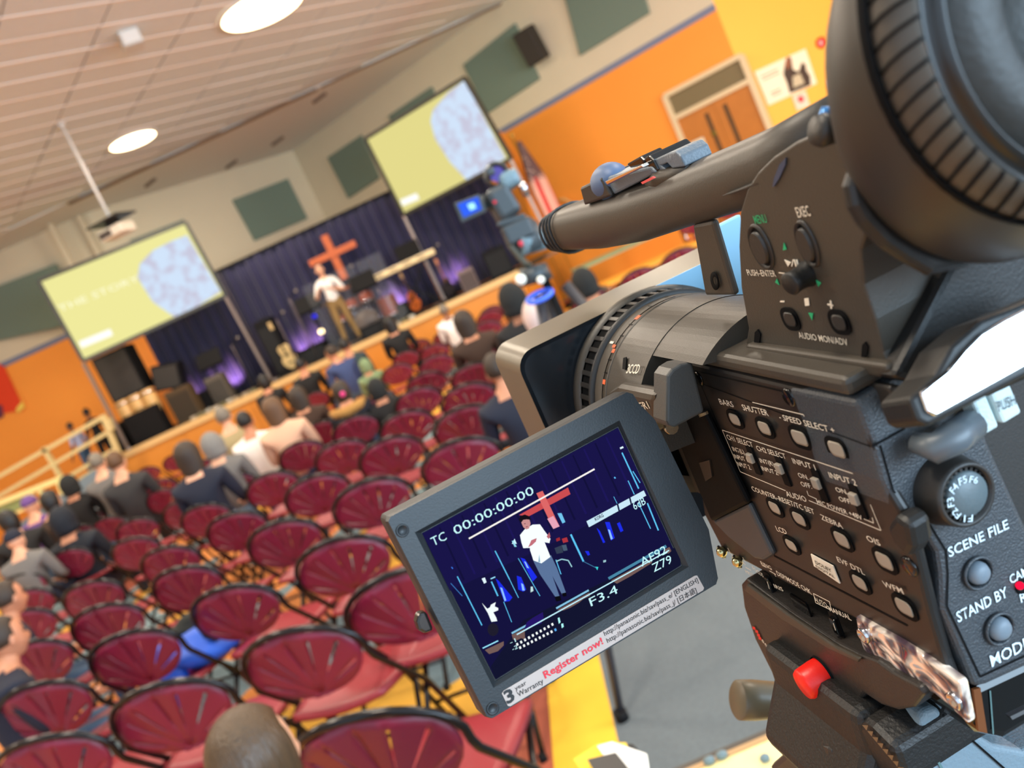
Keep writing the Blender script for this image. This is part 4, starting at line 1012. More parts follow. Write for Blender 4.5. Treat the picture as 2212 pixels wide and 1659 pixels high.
# blue bag and pink thing on the chairs at left
p = onz(455, 1410, .47); t = thing('blue_bag', 'bright blue jacket with pink lining lying on a chair', 'jacket', p)
def blob(c, r, nz, seed):
    rr = random.Random(seed); ph = [rr.uniform(0, 6) for _ in range(6)]
    return lambda q: q * (1 + nz * (sin(q.x / r[0] * 3 + ph[0]) * sin(q.y / r[1] * 2.6 + ph[1]) + .6 * sin(q.z / r[2] * 4 + ph[2] + q.x / r[0] * 2)))
def lump(name, c, r, m, root, seed, nz=.16): return MB().ell(c, r, 26, 18, 0, None, blob(c, r, nz, seed)).build(name, m, root)
lump('jacket_body', p + Vector((0, 0, .06)), (.22, .16, .09), mat('cobalt_nylon', (20, 84, 196), .5), t, 3)
lump('sleeve', p + Vector((-.16, -.1, -.02)), (.09, .08, .16), mat('cobalt_nylon', (20, 84, 196), .5), t, 4)
lump('collar', p + Vector((-.05, .1, .14)), (.14, .07, .05), mat('collar_black', (26, 30, 26), .8), t, 6)
lump('lining', onz(392, 1452, .46), (.07, .06, .06), mat('pink_lining', (214, 64, 140), .6), t, 5)
p = onz(130, 1110, .8)
# ================================================================== second camera on its tripod
m_cam2 = mat('camera_slate', (50, 58, 62), .4, bump=.2, bscale=300)
Yq = 3.0
t = thing('video_camera', 'second video camera with a small glowing screen, left of the orange wall', 'camera', (.24, Yq, 1.56))
def q3(u, v, y=Yq): return ony(u, v, y)
top = q3(1074, 376); body = q3(1085, 430); lens = q3(1105, 405)
MB().lathe([(0, .036), (.012, .046), (.05, .044), (.10, .030), (.16, .026)], top, (0, 1, 0), 28).build('viewfinder', m_cam2, t)
MB().lathe([(.004, 0), (.004, .026)], top, (0, 1, 0), 24).build('eyepiece_glass', glow('eyepiece_violet', (104, 100, 190), .9), t)
MB().box(body + Vector((0, .10, -.01)), (.085, .26, .12), Matrix.Rotation(-.12, 3, 'Y')).build('body', m_cam2, t, bev=.02)
MB().box(body + Vector((.05, .05, .05)), (.07, .16, .06)).build('audio_block', mat('camera_grey_blue', (104, 128, 138), .4), t, bev=.02)
MB().lathe([(0, .034), (.10, .036), (.14, .045), (.20, .045), (.20, .03)], body + Vector((.02, .2, .02)), (0, 1, 0), 28).build('lens_barrel', m_cam2, t)
MB().cyl(body + Vector((.07, -.02, .0)), body + Vector((.09, -.02, .0)), .028).build('audio_dial', m_chrome, t)
MB().bar(body + Vector((0, -.02, .10)), body + Vector((0, .22, .10)), .03).build('handle', m_cam2, t, bev=.008)
MB().ell(body + Vector((-.03, -.035, .0)), (.006, .006, .006)).build('record_light', glow('tally_red', (220, 60, 80), 1.2), t)
P2 = Plane(q3(1015, 450), (-.1, -1, .02), (1, 0, 0))
sq = pxpoly(P2, [(985, 441), (1032, 423), (1046, 456), (1000, 477)]); c = sum(sq, Vector()) / 4
MB().prism([c + (x - c) * 1.16 for x in sq], Vector((0, .012, 0))).build('flip_screen', m_cam2, t, bev=.003)
MB().prism([x - Vector((0, .002, 0)) for x in pxpoly(P2, [(988, 441), (1032, 425), (1041, 452), (1002, 470)])], Vector((0, .001, 0))).build('display', glow('display_blue', (50, 96, 236), 1.1), t)
MB().prism([x - Vector((0, .004, 0)) for x in pxpoly(P2, [(1009, 442), (1023, 437), (1029, 449), (1016, 455)])], Vector((0, .001, 0))).build('display_bright_figure', glow('display_pale', (170, 240, 255), 1.2), t)
MB().bar(c + Vector((.05, .01, 0)), body + Vector((-.03, .05, 0)), .02, .05).build('hinge', m_cam2, t)

base = q3(1112, 470); base.z = 1.60
bowl = q3(1165, 600); X2, Z2 = bowl.x, bowl.z
t = thing('tripod', 'tripod with a fluid head and blue level ring under the second camera', 'tripod', (X2, Yq + .05, 0))
MB().bar(q3(1102, 470), q3(1106, 482), .05, .10).build('camera_plate', m_cam2, t, bev=.006)
MB().box(q3(1118, 500, Yq + .04), (.10, .14, .07)).build('quick_release', m_cam2, t, bev=.01)
MB().lathe([(0, .05), (.02, .065), (.09, .06), (.12, .04)], q3(1150, 545, Yq + .04), (0, 0, 1), 24).build('fluid_head', m_cam2, t)
MB().cyl(q3(1120, 530), q3(1172, 515, Yq + .04), .04).build('tilt_drag', mat('camera_grey_blue', (104, 128, 138), .4), t)
MB().ell(q3(1126, 526, Yq - .03), (.010, .006, .010)).build('red_button', mat('button_red', (210, 50, 70), .4), t)
MB().tube([q3(1092, 488), q3(1103, 530), q3(1130, 565), q3(1145, 575, Yq + .03)], .012, 10).build('pan_handle', mat('pan_arm_olive', (80, 78, 66), .5), t)
MB().cyl(q3(1160, 610, Yq + .04), q3(1150, 575, Yq + .04), .06, .05).build('bowl', m_cam2, t)
for u, v, r in ((1125, 604, .019), (1168, 605, .014)):
    MB().ell(q3(u, v, Yq - .03), (r, r * .8, r)).build('locking_knob', mat('ivory_knob', (250, 246, 230), .35), t)
qr = q3(1166, 640); MB().tube([qr + Vector((.045 * cos(a), .03 * sin(a), .012 * sin(a))) for a in [2 * pi * k / 20 for k in range(20)]], .009, 8, closed=True).build('level_ring', mat('blue_rubber', (70, 110, 236), .35), t)
MB().cyl(Vector((X2 + .02, Yq + .06, Z2)), Vector((X2 + .02, Yq + .06, .75)), .016).build('centre_column', m_black, t)
for k in range(3):
    a = radians(100 + 120 * k); tp = Vector((X2 + .02 + .06 * cos(a), Yq + .06 + .06 * sin(a), Z2 - .06)); bt = Vector((X2 + .02 + .52 * cos(a), Yq + .06 + .52 * sin(a), .02))
    md = tp.lerp(bt, .5)
    MB().tube([tp, md], .02, 8).tube([md, bt], .014, 8).build('leg', mat('tripod_graphite', (52, 50, 54), .4), t)
    MB().cyl(bt - Vector((0, 0, .02)), bt + Vector((0, 0, .02)), .024).build('rubber_foot', m_black, t)
    MB().tube([md, (X2 + .02, Yq + .06, .78)], .009, 6).build('spreader', m_black, t)

# table under the first camera, with white papers and small things
t = thing('table', 'cream-topped table at the bottom, below the tripod head', 'table', (.75, .55, 0))
tz = .80
p = onz(1700, 1568, tz); q = onz(1480, 1661, tz); dd = (p - q); dd.z = 0; dd.normalize(); nn = Vector((dd.y, -dd.x, 0))
a = q - dd * .12; b = q + dd * 1.5
MB().prism([a, b, b + nn * .75, a + nn * .75], (0, 0, -.03)).build('table_top', mat('cream_laminate', (246, 226, 160), .35, var=.05), t, bev=.003)
MB().prism([a - nn * .012, b - nn * .012, b, a], (0, 0, -.035)).build('edge_band', mat('dark_grey_band', (66, 60, 54), .4), t)
MB().prism([a + nn * .002 + Vector((0, 0, .0005)), b + nn * .002 + Vector((0, 0, .0005)), b + nn * .014 + Vector((0, 0, .0005)), a + nn * .014 + Vector((0, 0, .0005))], (0, 0, .0012)).build('edge_band', mat('tan_band', (176, 140, 96), .4), t)
for s, w in ((.1, .06), (1.35, .06), (.1, .68), (1.35, .68)):
    c = a + dd * s + nn * w; MB().cyl((c.x, c.y, 0), (c.x, c.y, tz - .03), .02).build('leg', m_chrome, t)
for k, (u, v, r) in enumerate(((1535, 1650, .006), (1562, 1638, .006), (1655, 1645, .005))):
    p = onz(u, v, tz); o = MB().ell(p + Vector((0, 0, .006)), (r * 1.6, r, .007), 14, 8).build('eraser', mat('blue_grey_rubber', (104, 120, 124), .6), bev=0)
    tag(o, ['blue-grey lump at the left on the cream table', 'blue-grey lump in the middle on the cream table', 'blue-grey lump at the right on the cream table'][k], 'eraser')
# white paper stack on a low box
zp = .95
pp = [onz(*c, zp) for c in [(1258, 1668), (1238, 1640), (1292, 1606), (1352, 1604), (1398, 1625), (1405, 1668)]]
t = thing('paper_stack', 'white papers with a yellow sheet at the bottom edge beside the table', 'paper', (sum(pp, Vector()) / 6) - Vector((0, 0, .02)))
MB().prism([pp[0], pp[1], pp[2], pp[3], onz(1362, 1645, zp), onz(1330, 1668, zp)], (0, 0, -.004)).build('yellow_sheet', mat('yellow_paper', (240, 200, 60), .8), t)
MB().prism([onz(1290, 1611, zp + .004), onz(1322, 1602, zp + .004), onz(1396, 1628, zp + .004), onz(1402, 1668, zp + .004), onz(1330, 1668, zp + .004)], (0, 0, -.003)).build('white_sheet', mat('bright_paper', (240, 240, 234), .8), t)
MB().prism([onz(1268, 1640, zp + .007), onz(1330, 1625, zp + .007), onz(1365, 1668, zp + .007), onz(1285, 1668, zp + .007)], (0, 0, -.002)).build('dark_photo', mat('dark_print', (46, 44, 44), .5), t)
MB().box(((pp[0].x + pp[5].x) / 2, pp[0].y + .03, zp / 2 - .01), (.07, .05, zp - .02)).build('box_stand', m_char if False else mat('dark_crate', (40, 38, 36), .7), t, bev=.01)

# low canteen table and bench by the orange wall, beyond the lens hood
for nm, lab, z, (u0, v0), (u1, v1), Yt, dp, m in (('canteen_table', 'green-topped low table by the orange wall, seen over the lens hood', .74, (1240, 585), (1500, 480), 15.6, 1.0, mat('table_sage_green', (140, 160, 120), .5)),
                      ('bench', 'yellow-orange bench in front of the green-topped table', .45, (1296, 600), (1500, 510), 13.7, .9, mat('bench_yellow_orange', (240, 168, 54), .5))):
    x0, x1 = ony(u0, v0, Yt).x, ony(u1, v1, Yt).x; cx, w = (x0 + x1) / 2, x1 - x0
    t = thing(nm, lab, 'table' if z > .5 else 'bench', (cx, Yt, 0))
    MB().box((cx, Yt, z - .02), (w, dp, .04)).build('top', m, t, bev=.01)
    for sx in (-1, 1):
        for sy in (-1, 1): MB().cyl((cx + sx * (w / 2 - .15), Yt + sy * (dp / 2 - .12), 0), (cx + sx * (w / 2 - .15), Yt + sy * (dp / 2 - .12), z - .04), .025).build('leg', m_chrome, t)
# ================================================================== the camcorder in the foreground
AY = ray(615, 612).normalized(); AX = AY.cross(Vector((0, 0, 1))).normalized(); AZ = AX.cross(AY)
def L3(x, y, z): return EYE + AX * x + AY * y + AZ * z
def PXP(x): return Plane(L3(x, 0, 0), -AX, AY * -1)
def PYP(y): return Plane(L3(0, y, 0), -AY, AX)
def PZP(z): return Plane(L3(0, 0, z), AZ, AX)
def loc(u, v, **k):
    d = ray(u, v); c = Vector((d.dot(AX), d.dot(AY), d.dot(AZ)))
    if 'x' in k: return c * (k['x'] / c.x)
    if 'y' in k: return c * (k['y'] / c.y)
    return c * (k['z'] / c.z)
m_shell = mat('camcorder_shell', (60, 54, 46), .45, bump=.2, bscale=1400)
m_shell2 = mat('camcorder_shell_dark', (40, 37, 34), .45, bump=.2, bscale=1400)
m_panel = mat('control_panel_black', (27, 25, 24), .42, bump=.1, bscale=1800)
m_rear = mat('camcorder_rear_texture', (58, 62, 66), .42, bump=.9, bscale=1300)
m_gloss = mat('gloss_black', (12, 12, 13), .12)
m_rub = mat('rubber_black', (20, 19, 18), .5, bump=.2, bscale=900)
m_btn = mat('button_warm_grey', (150, 140, 126), .45)
m_hole = mat('recess_black', (9, 9, 10), .7, spec=.12)
m_print = mat('print_ivory', (226, 216, 196), .6)
m_printr = mat('print_pale_blue', (214, 232, 240), .6)
m_green = mat('print_green', (30, 160, 104), .6)
m_orangep = mat('print_orange', (224, 96, 50), .6)
CR = thing('camcorder', 'large dark professional camcorder filling the right side, screen flipped out', 'video camera', L3(.19, .30, -.19))
SP = PXP(.13)      # operator-side panel
def rrect(pl, c, w, h, r=.002, off=0, n=4):
    """rounded rectangle about pixel c on plane pl, w along e, h along u (metres)"""
    p = pl.at(*c, off); o = []
    for sx, sy, a0 in ((1, 1, 0), (-1, 1, 90), (-1, -1, 180), (1, -1, 270)):
        for k in range(n + 1):
            a = radians(a0 + 90 * k / n); o.append(p + pl.e * (sx * (w / 2 - r) + r * cos(a)) + pl.u * (sy * (h / 2 - r) + r * sin(a)))
    return o

# --- main body
pan_px = [(1466, 776), (1846, 866), (1885, 965), (1905, 1040), (1945, 1105), (1975, 1190), (2010, 1330), (2040, 1430), (2085, 1545), (2035, 1480), (1860, 1345), (1700, 1262), (1560, 1188), (1520, 1110)]
side = MB().prism(pxpoly(SP, pan_px), AX * .004).build('side_shell', m_panel, CR, bev=.0015)
core = [loc(1470, 775, x=.13), loc(1846, 866, x=.13)]
y0, y1 = .214, .335
MB().prism([L3(.14, y0, -.092), L3(.30, y0, -.092), L3(.30, y1, -.092), L3(.14, y1, -.092)], -AZ * .092).build('body_core', m_shell2, CR, bev=.004)
# top ledge between panel and bracket
MB().prism([L3(.129, .212, -.0945), L3(.30, .212, -.0945), L3(.30, .345, -.0925), L3(.129, .345, -.0925)], AZ * .006).build('top_ledge', m_shell, CR, bev=.002)
# panel seam line and screws
def line_on(pl, a, b, wpx, m, root, off=.0002, name='printed_line'):
    p, q = pl.at(*a, off), pl.at(*b, off); w = (p - EYE).length * wpx / F; d = (q - p).normalized(); n = pl.n.cross(d) * w / 2
    return MB().add([p - n, q - n, q + n, p + n], [(0, 1, 2, 3)]).build(name, m, root)
line_on(SP, (1501, 801), (1815, 875), 3, m_hole, side, name='seam'); line_on(SP, (1508, 826), (1880, 965), 2, m_hole, side, name='seam')
line_on(SP, (1501, 801), (1674, 1203), 2.5, m_hole, side, name='seam'); line_on(SP, (1672, 1201), (1960, 1352), 4, m_hole, side, name='seam')
for u, v in ((1705, 858), (1509, 817), (1965, 1223)):
    MB().lathe([(0, 0), (0, .0035), (.0004, .0035), (.0008, .0028), (.0006, 0)], SP.at(u, v), SP.n, 16).build('screw', m_gloss, side)
def button(u, v, w, h, pl=SP, mb_=m_btn, root=None, hgt=.0022, du=0, r=.0022):
    root = root or side
    fr = MB().prism(rrect(pl, (u, v), w + .003, h + .003, r + .0012, .0006), -pl.n * .0005).build('button_recess', m_hole, root)
    p = MB(); lo = rrect(pl, (u + du, v), w, h, r, .0006); hi = rrect(pl, (u + du, v), w * .82, h * .78, r * .8, hgt)
    n = len(lo); p.add(lo + hi, [(i, (i + 1) % n, n + (i + 1) % n, n + i) for i in range(n)], 0, True); p.add(hi, [tuple(range(n))], 0)
    return p.build('button', mb_, root)
for u, v, w, h in [(1587, 906, .0095, .0058), (1651, 925, .0095, .006), (1727, 946, .0105, .0065), (1807, 971, .0095, .0065), (1673, 1097, .0092, .0058), (1726, 1121, .0095, .006),
                   (1818, 1166, .0095, .0065), (1709, 1178, .009, .0055), (1857, 1259, .0088, .0062), (1910, 1212, .0092, .0068), (1953, 1312, .0092, .0068)]:
    button(u, v, w * .86, h * .86)
def slider(u, v, tall=.0125):
    MB().prism(rrect(SP, (u, v), .0042, tall, .0006, .0007), -SP.n * .0006).build('slot', m_hole, side)
    up = SP.at(u, v, .0008); c = up + SP.u * (tall * .12)
    MB().box(c + SP.n * .0008, (.0016, .0036, .0040), Matrix((SP.n, SP.e, SP.u)).transposed()).build('slider_knob', m_btn, side, bev=.0004)
for u, v in ((1627, 995), (1690, 1018), (1770, 1050), (1852, 1084)): slider(u, v)
LT = [('BARS', (1556, 873), (1586, 880), 14), ('SHUTTER', (1606, 886), (1661, 899), 15), ('- SPEED SELECT +', (1685, 906), (1805, 937), 15),
 ('CH1 SELECT', (1572, 949), (1628, 967), 13), ('CH2 SELECT', (1636, 973), (1699, 992), 13), ('INPUT 1', (1714, 1001), (1763, 1016), 14), ('INPUT 2', (1793, 1032), (1852, 1050), 15),
 ('INT(L).', (1584, 974), (1611, 982), 11), ('INPUT 1.', (1588, 990), (1619, 999), 11), ('INPUT 2.', (1593, 1006), (1624, 1015), 11),
 ('INT(R).', (1643, 999), (1676, 1008), 11), ('INPUT 2.', (1647, 1016), (1683, 1027), 11), ('ON.', (1726, 1031), (1748, 1037), 12), ('OFF.', (1732, 1050), (1755, 1056), 12),
 ('ON.', (1807, 1062), (1833, 1069), 12), ('OFF.', (1814, 1082), (1841, 1090), 12), ('AUDIO', (1700, 1072), (1744, 1085), 14), ('MIC POWER +48V', (1766, 1088), (1864, 1124), 12),
 ('COUNTER–RESET/TC SET', (1626, 1060), (1761, 1112), 13), ('ZEBRA', (1775, 1122), (1822, 1143), 14), ('LCD', (1679, 1147), (1701, 1155), 13), ('OIS', (1874, 1168), (1903, 1180), 15),
 ('EVF DTL', (1810, 1213), (1869, 1243), 14), ('WFM', (1910, 1267), (1953, 1284), 15),
 ('FOCUS', (1627, 1231), (1650, 1248), 11), ('RING', (1645, 1220), (1668, 1232), 10), ('IRIS', (1674, 1270), (1693, 1278), 10), ('DISP/MODE CHK', (1680, 1243), (1754, 1285), 13),
 ('AUTO', (1761, 1299), (1789, 1314), 13), ('MANUAL', (1793, 1320), (1840, 1341), 13), ('A', (1603, 1217), (1611, 1221), 8), ('PRST', (1612, 1238), (1630, 1248), 9)]
for s, a, b, h in LT: text_on(SP, s, a, b, h, m_print, side, off=.0009, bold=.003)
for a, b in [((1560, 929), (1842, 1023)), ((1560, 929), (1599, 1019)), ((1599, 1019), (1697, 1060)), ((1747, 1081), (1903, 1146)), ((1880, 1090), (1903, 1146)), ((1625, 869), (1736, 896)), ((1736, 896), (1737, 900)),
             ((1743, 1060), (1746, 1070)), ((1746, 1070), (1764, 1078)), ((1866, 1121), (1887, 1130)), ((1887, 1130), (1884, 1118)), ((1757, 1282), (1792, 1300)), ((1757, 1282), (1762, 1302)), ((1792, 1300), (1795, 1318)), ((1762, 1302), (1795, 1318)),
             ((1646, 1221), (1656, 1226)), ((1662, 1233), (1676, 1241)), ((1672, 1238), (1676, 1246))]:
    line_on(SP, a, b, 1.8, m_print, side, off=.0009)
# small audio-format mark
MB().prism(pxpoly(SP, [(1751, 1197), (1799, 1223), (1814, 1261), (1758, 1223)], .0008), -SP.n * .0004).build('format_mark', m_print, side)
text_on(SP, 'DOLBY', (1762, 1218), (1797, 1237), 9, m_hole, side, off=.0011, bold=.01); text_on(SP, 'DIGITAL', (1763, 1226), (1804, 1250), 7, m_hole, side, off=.0011, bold=.01)
for u, v in ((1664, 1262), (1807, 1352)):
    MB().prism(rrect(SP, (u, v), .0055, .012, .001, .0006), -SP.n * .0005).build('slot', m_hole, side)
    MB().box(SP.at(u, v, .001), (.0025, .0035, .008), Matrix((SP.n, SP.e, SP.u)).transposed()).build('switch', m_gloss, side, bev=.0004)
    line_on(SP, (u - 7, v - 6), (u - 2, v + 10), 2, m_print, side, off=.0024)
MB().prism(rrect(SP, (1728, 1308), .012, .007, .001, .001), -SP.n * .0009).build('display_button', m_gloss, side)
for u, v in ((1559, 1192), (1593, 1213)):
    MB().ell(SP.at(u, v, .002), (.0026, .0026, .0026), 16, 10).build('toggle_bead', mat('brass_bead', (200, 190, 140), .15, 1), side)
    MB().lathe([(0, .0036), (.001, .003)], SP.at(u, v, .0002), SP.n, 14).build('toggle_ring', m_gloss, side)
for a, b in [((1572, 1184), (1578, 1196)), ((1580, 1196), (1584, 1206)), ((1604, 1204), (1610, 1214)), ((1610, 1225), (1622, 1232))]: line_on(SP, a, b, 2, m_print, side, off=.0009)
# rubber menu knob on the right of the panel
MB().prism(pxpoly(SP, [(1931, 1113), (1962, 1135), (1972, 1185), (1958, 1210), (1925, 1175), (1912, 1140)], .004), -SP.n * .008).build('rubber_cover', m_rub, side, bev=.002)

# --- rear face
RY = .212
RP = PYP(RY)
rear_px = [(1846, 866), (1930, 812), (2000, 800), (2110, 880), (2140, 960), (2212, 1120), (2330, 1370), (2290, 1410), (2135, 1481), (2105, 1488), (2082, 1430), (2035, 1320), (2031, 1240), (2024, 1195), (1992, 1142), (1930, 1092), (1905, 1040), (1885, 965)]
rear = MB().prism(pxpoly(RP, rear_px, .001), AY * .035).build('rear_panel', m_rear, CR, bev=.0022, seg=3)
line_on(RP, (1884, 965), (1955, 925), 5, m_hole, rear, off=.0013, name='seam')
for a, b in (((1902, 962), (1930, 1060)), ((1930, 1060), (1960, 1095)), ((1960, 1095), (2010, 1135)), ((2010, 1135), (2044, 1190)), ((2044, 1190), (2048, 1240)), ((2048, 1240), (2046, 1310)), ((2046, 1310), (2118, 1462)), ((2118, 1462), (2225, 1412))):
    line_on(RP, a, b, 4, m_hole, rear, off=.0013, name='groove')
# mode dial in its collar
C0 = RP.at(2084, 1075, .001); Cd = RP.at(2093, 1068, .010)
MB().lathe([(-.001, .0118), (.0085, .0100), (.0100, .0095), (.0100, .0085), (.002, .0085)], RP.at(2091, 1070, .0100) - RP.n * .0100, RP.n, 48).build('dial_collar', m_shell2, rear)
dial = MB().lathe([(0, .0070), (.0072, .0070), (.0085, .0066), (.0085, 0)], RP.at(2093, 1069, .0095) - RP.n * .0085, RP.n, 48).build('scene_dial', mat('dial_grey', (92, 104, 108), .45, bump=.2, bscale=900), rear)
dc = RP.at(2093, 1069, .0095) - RP.n * .0085
for k in range(26):
    a = 2 * pi * k / 26; d = RP.e * cos(a) + RP.u * sin(a); MB().box(dc + d * .0074 + RP.n * .0038, (.0014, .0009, .0072), Matrix((d, RP.n.cross(d), RP.n)).transposed()).build('knurl', m_shell2, dial)
DPL = Plane(dc + RP.n * .0087, RP.n, RP.e)
for s, a, b in [('F6', (2093, 1042), (2111, 1045)), ('F5', (2073, 1049), (2090, 1041)), ('F4', (2061, 1068), (2072, 1052)), ('F3', (2062, 1093), (2060, 1073)), ('F2', (2077, 1110), (2064, 1096)), ('F1', (2102, 1112), (2083, 1113))]:
    text_on(DPL, s, a, b, 15, m_printr, dial, off=.0002, bold=.004, perp=True)
for s, a, b, h in [('SCENE FILE', (2051, 1204), (2180, 1141), 20), ('STAND BY', (2070, 1345), (2178, 1288), 22), ('MODE', (2143, 1441), (2226, 1398), 24), ('CAM', (2184, 1262), (2222, 1240), 18), ('REC', (2206, 1302), (2246, 1282), 18)]:
    text_on(RP, s, a, b, h, m_printr, rear, off=.0014, bold=.01)
for u, v, r in ((2109, 1236, .0036), (2155, 1356, .0038)):
    MB().lathe([(.0004, .0053), (.0010, .0056), (.0018, .0051), (.0012, .0046), (-.0, .0045)], RP.at(u, v, .001), RP.n, 36).build('button_ring', m_rear, rear)
    MB().lathe([(.0, 0), (.0, .0046)], RP.at(u, v, .0013), RP.n, 30).build('button_recess', m_hole, rear)
    MB().lathe([(.0, r), (.0012, r), (.0026, r * .8), (.0031, r * .45), (.0033, 0)], RP.at(u, v, .0013), RP.n, 32).build('round_button', mat('round_button_grey', (108, 120, 130), .5), rear)
MB().ell(RP.at(2203, 1265, .0018), (.0013, .0013, .0013)).build('record_led', glow('led_crimson', (235, 20, 60), 1.4), rear)
MB().lathe([(0, .0014), (.0008, .0020), (.0003, .0026)], RP.at(2206, 1266, .001), RP.n, 20).build('led_bezel', m_hole, rear)
# upper tabs, PUSH tag
TP = PYP(.205)
MB().prism(pxpoly(TP, [(1921, 838), (1930, 829), (1983, 842), (1996, 880), (1978, 905), (1935, 880)]), AY * .02).build('latch', m_shell2, rear, bev=.002)
MB().tube([loc_ for loc_ in (TP.at(1975, 955, -.002), TP.at(2020, 968, .004), TP.at(2060, 945, .006), TP.at(2098, 918, .002))], [.003, .0046, .0050, .0046], 16).build('eject_lever', mat('lever_slate', (84, 92, 98), .4), rear)
m_tag = mat('pale_rough_plastic', (196, 214, 214), .5, bump=.8, bscale=900)
MB().prism(pxpoly(TP, [(2100, 862), (2128, 846), (2160, 922), (2129, 940)], .002), AY * .006).build('latch_button', m_tag, rear, bev=.001)
pt = MB().prism(pxpoly(TP, [(2140, 848), (2181, 826), (2209, 892), (2168, 917)], .002), AY * .006).build('push_tab', mat('pale_tab', (200, 218, 218), .5), rear, bev=.001)
TPP = Plane(TP.at(2170, 870, .0021), TP.n, TP.e); text_on(TPP, 'PUSH', (2158, 890), (2196, 873), 22, mat('print_grey', (90, 100, 104), .6), pt, off=.0003, bold=.01)
# bright metal plate with black surround above the tabs
_pp = L3(.1725, .178, -.067); MP = Plane(_pp, (EYE - _pp).normalized() + (Vector((4.5, -4.6, 2.4)) - _pp).normalized(), AX)
plate_px = [(1989, 848), (2015, 826), (2048, 800), (2083, 757), (2120, 720), (2170, 690), (2330, 610), (2400, 700), (2212, 795), (2024, 899), (2004, 890)]
c = sum(pxpoly(MP, plate_px), Vector()) / len(plate_px)
sur = MB().prism([MP.at(u, v, -.0008) + (MP.at(u, v, -.0008) - c).normalized() * .0035 for u, v in plate_px], -MP.n * .016).build('plate_surround', m_rub, CR, bev=.0012)
MB().prism(pxpoly(MP, plate_px, .0004), -MP.n * .002).build('polished_plate', mat('polished_metal', (250, 252, 255), .08, 1), sur, bev=.0006)
# sloping top deck between bracket and plate
MB().prism([L3(.16, .20, -.09), L3(.30, .17, -.085), L3(.30, .30, -.06), L3(.17, .31, -.06)], -AZ * .02).build('rear_deck', m_rub, CR, bev=.003)
MB().prism(pxpoly(PYP(.20), [(2060, 560), (2330, 480), (2400, 620), (2085, 790), (1990, 830), (1930, 815)]), AY * .03).build('rear_riser', m_rub, CR, bev=.002)

# --- battery recess, lower right
BP_ = PYP(.222)
bat = MB().prism(pxpoly(BP_, [(2110, 860), (2400, 720), (2500, 1300), (2420, 1480), (2300, 1500), (2140, 1590), (2098, 1570), (2085, 1440)]), AY * .05).build('battery', m_gloss, CR, bev=.003)
BQ = PYP(.214)
MB().prism(pxpoly(BQ, [(2098, 1486), (2400, 1345), (2440, 1450), (2235, 1560), (2170, 1600), (2120, 1590), (2092, 1560)]), AY * .02).build('battery_lid', mat('piano_black', (8, 8, 9), .05), CR, bev=.003)
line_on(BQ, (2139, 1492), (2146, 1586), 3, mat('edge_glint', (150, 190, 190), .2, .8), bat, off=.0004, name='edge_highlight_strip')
MB().prism(pxpoly(BQ, [(2103, 1490), (2118, 1486), (2133, 1584), (2114, 1580)], .0006), AY * .001).build('amber_strip', mat('amber_plastic', (110, 62, 30), .3), bat)
MB().prism(pxpoly(BQ, [(2182, 1548), (2250, 1515), (2250, 1524), (2187, 1555)], .0010), AY * .001).build('chrome_slot', m_chrome, bat)
# clear faceted plastic part below the panel
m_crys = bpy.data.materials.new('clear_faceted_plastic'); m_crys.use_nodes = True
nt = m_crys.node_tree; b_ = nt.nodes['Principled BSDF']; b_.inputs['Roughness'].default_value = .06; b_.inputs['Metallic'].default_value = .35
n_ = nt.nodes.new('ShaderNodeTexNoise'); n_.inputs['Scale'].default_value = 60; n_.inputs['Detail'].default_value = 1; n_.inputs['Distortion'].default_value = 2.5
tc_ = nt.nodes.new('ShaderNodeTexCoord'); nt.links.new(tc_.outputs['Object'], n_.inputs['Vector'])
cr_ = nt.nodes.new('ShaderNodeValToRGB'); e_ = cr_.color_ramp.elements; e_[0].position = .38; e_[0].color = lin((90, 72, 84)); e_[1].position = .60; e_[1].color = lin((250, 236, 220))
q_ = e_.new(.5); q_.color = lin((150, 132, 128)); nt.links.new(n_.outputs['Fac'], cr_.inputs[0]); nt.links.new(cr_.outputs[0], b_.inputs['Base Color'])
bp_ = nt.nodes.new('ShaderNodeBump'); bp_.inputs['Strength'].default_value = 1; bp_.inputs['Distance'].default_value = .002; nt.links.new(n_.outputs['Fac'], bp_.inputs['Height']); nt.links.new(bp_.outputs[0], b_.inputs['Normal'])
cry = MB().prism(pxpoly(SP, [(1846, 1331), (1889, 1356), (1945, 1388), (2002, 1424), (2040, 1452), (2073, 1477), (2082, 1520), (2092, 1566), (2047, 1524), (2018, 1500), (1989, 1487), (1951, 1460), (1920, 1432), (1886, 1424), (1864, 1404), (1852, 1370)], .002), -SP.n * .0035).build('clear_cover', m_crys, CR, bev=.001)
for u, v, rr in ((1868, 1372, .003), (2064, 1512, .003)):
    MB().lathe([(0, rr), (.0012, rr), (.0014, rr * .7), (.0002, rr * .5), (.0002, 0)], SP.at(u, v, .002), SP.n, 20).build('screw', m_chrome, cry)

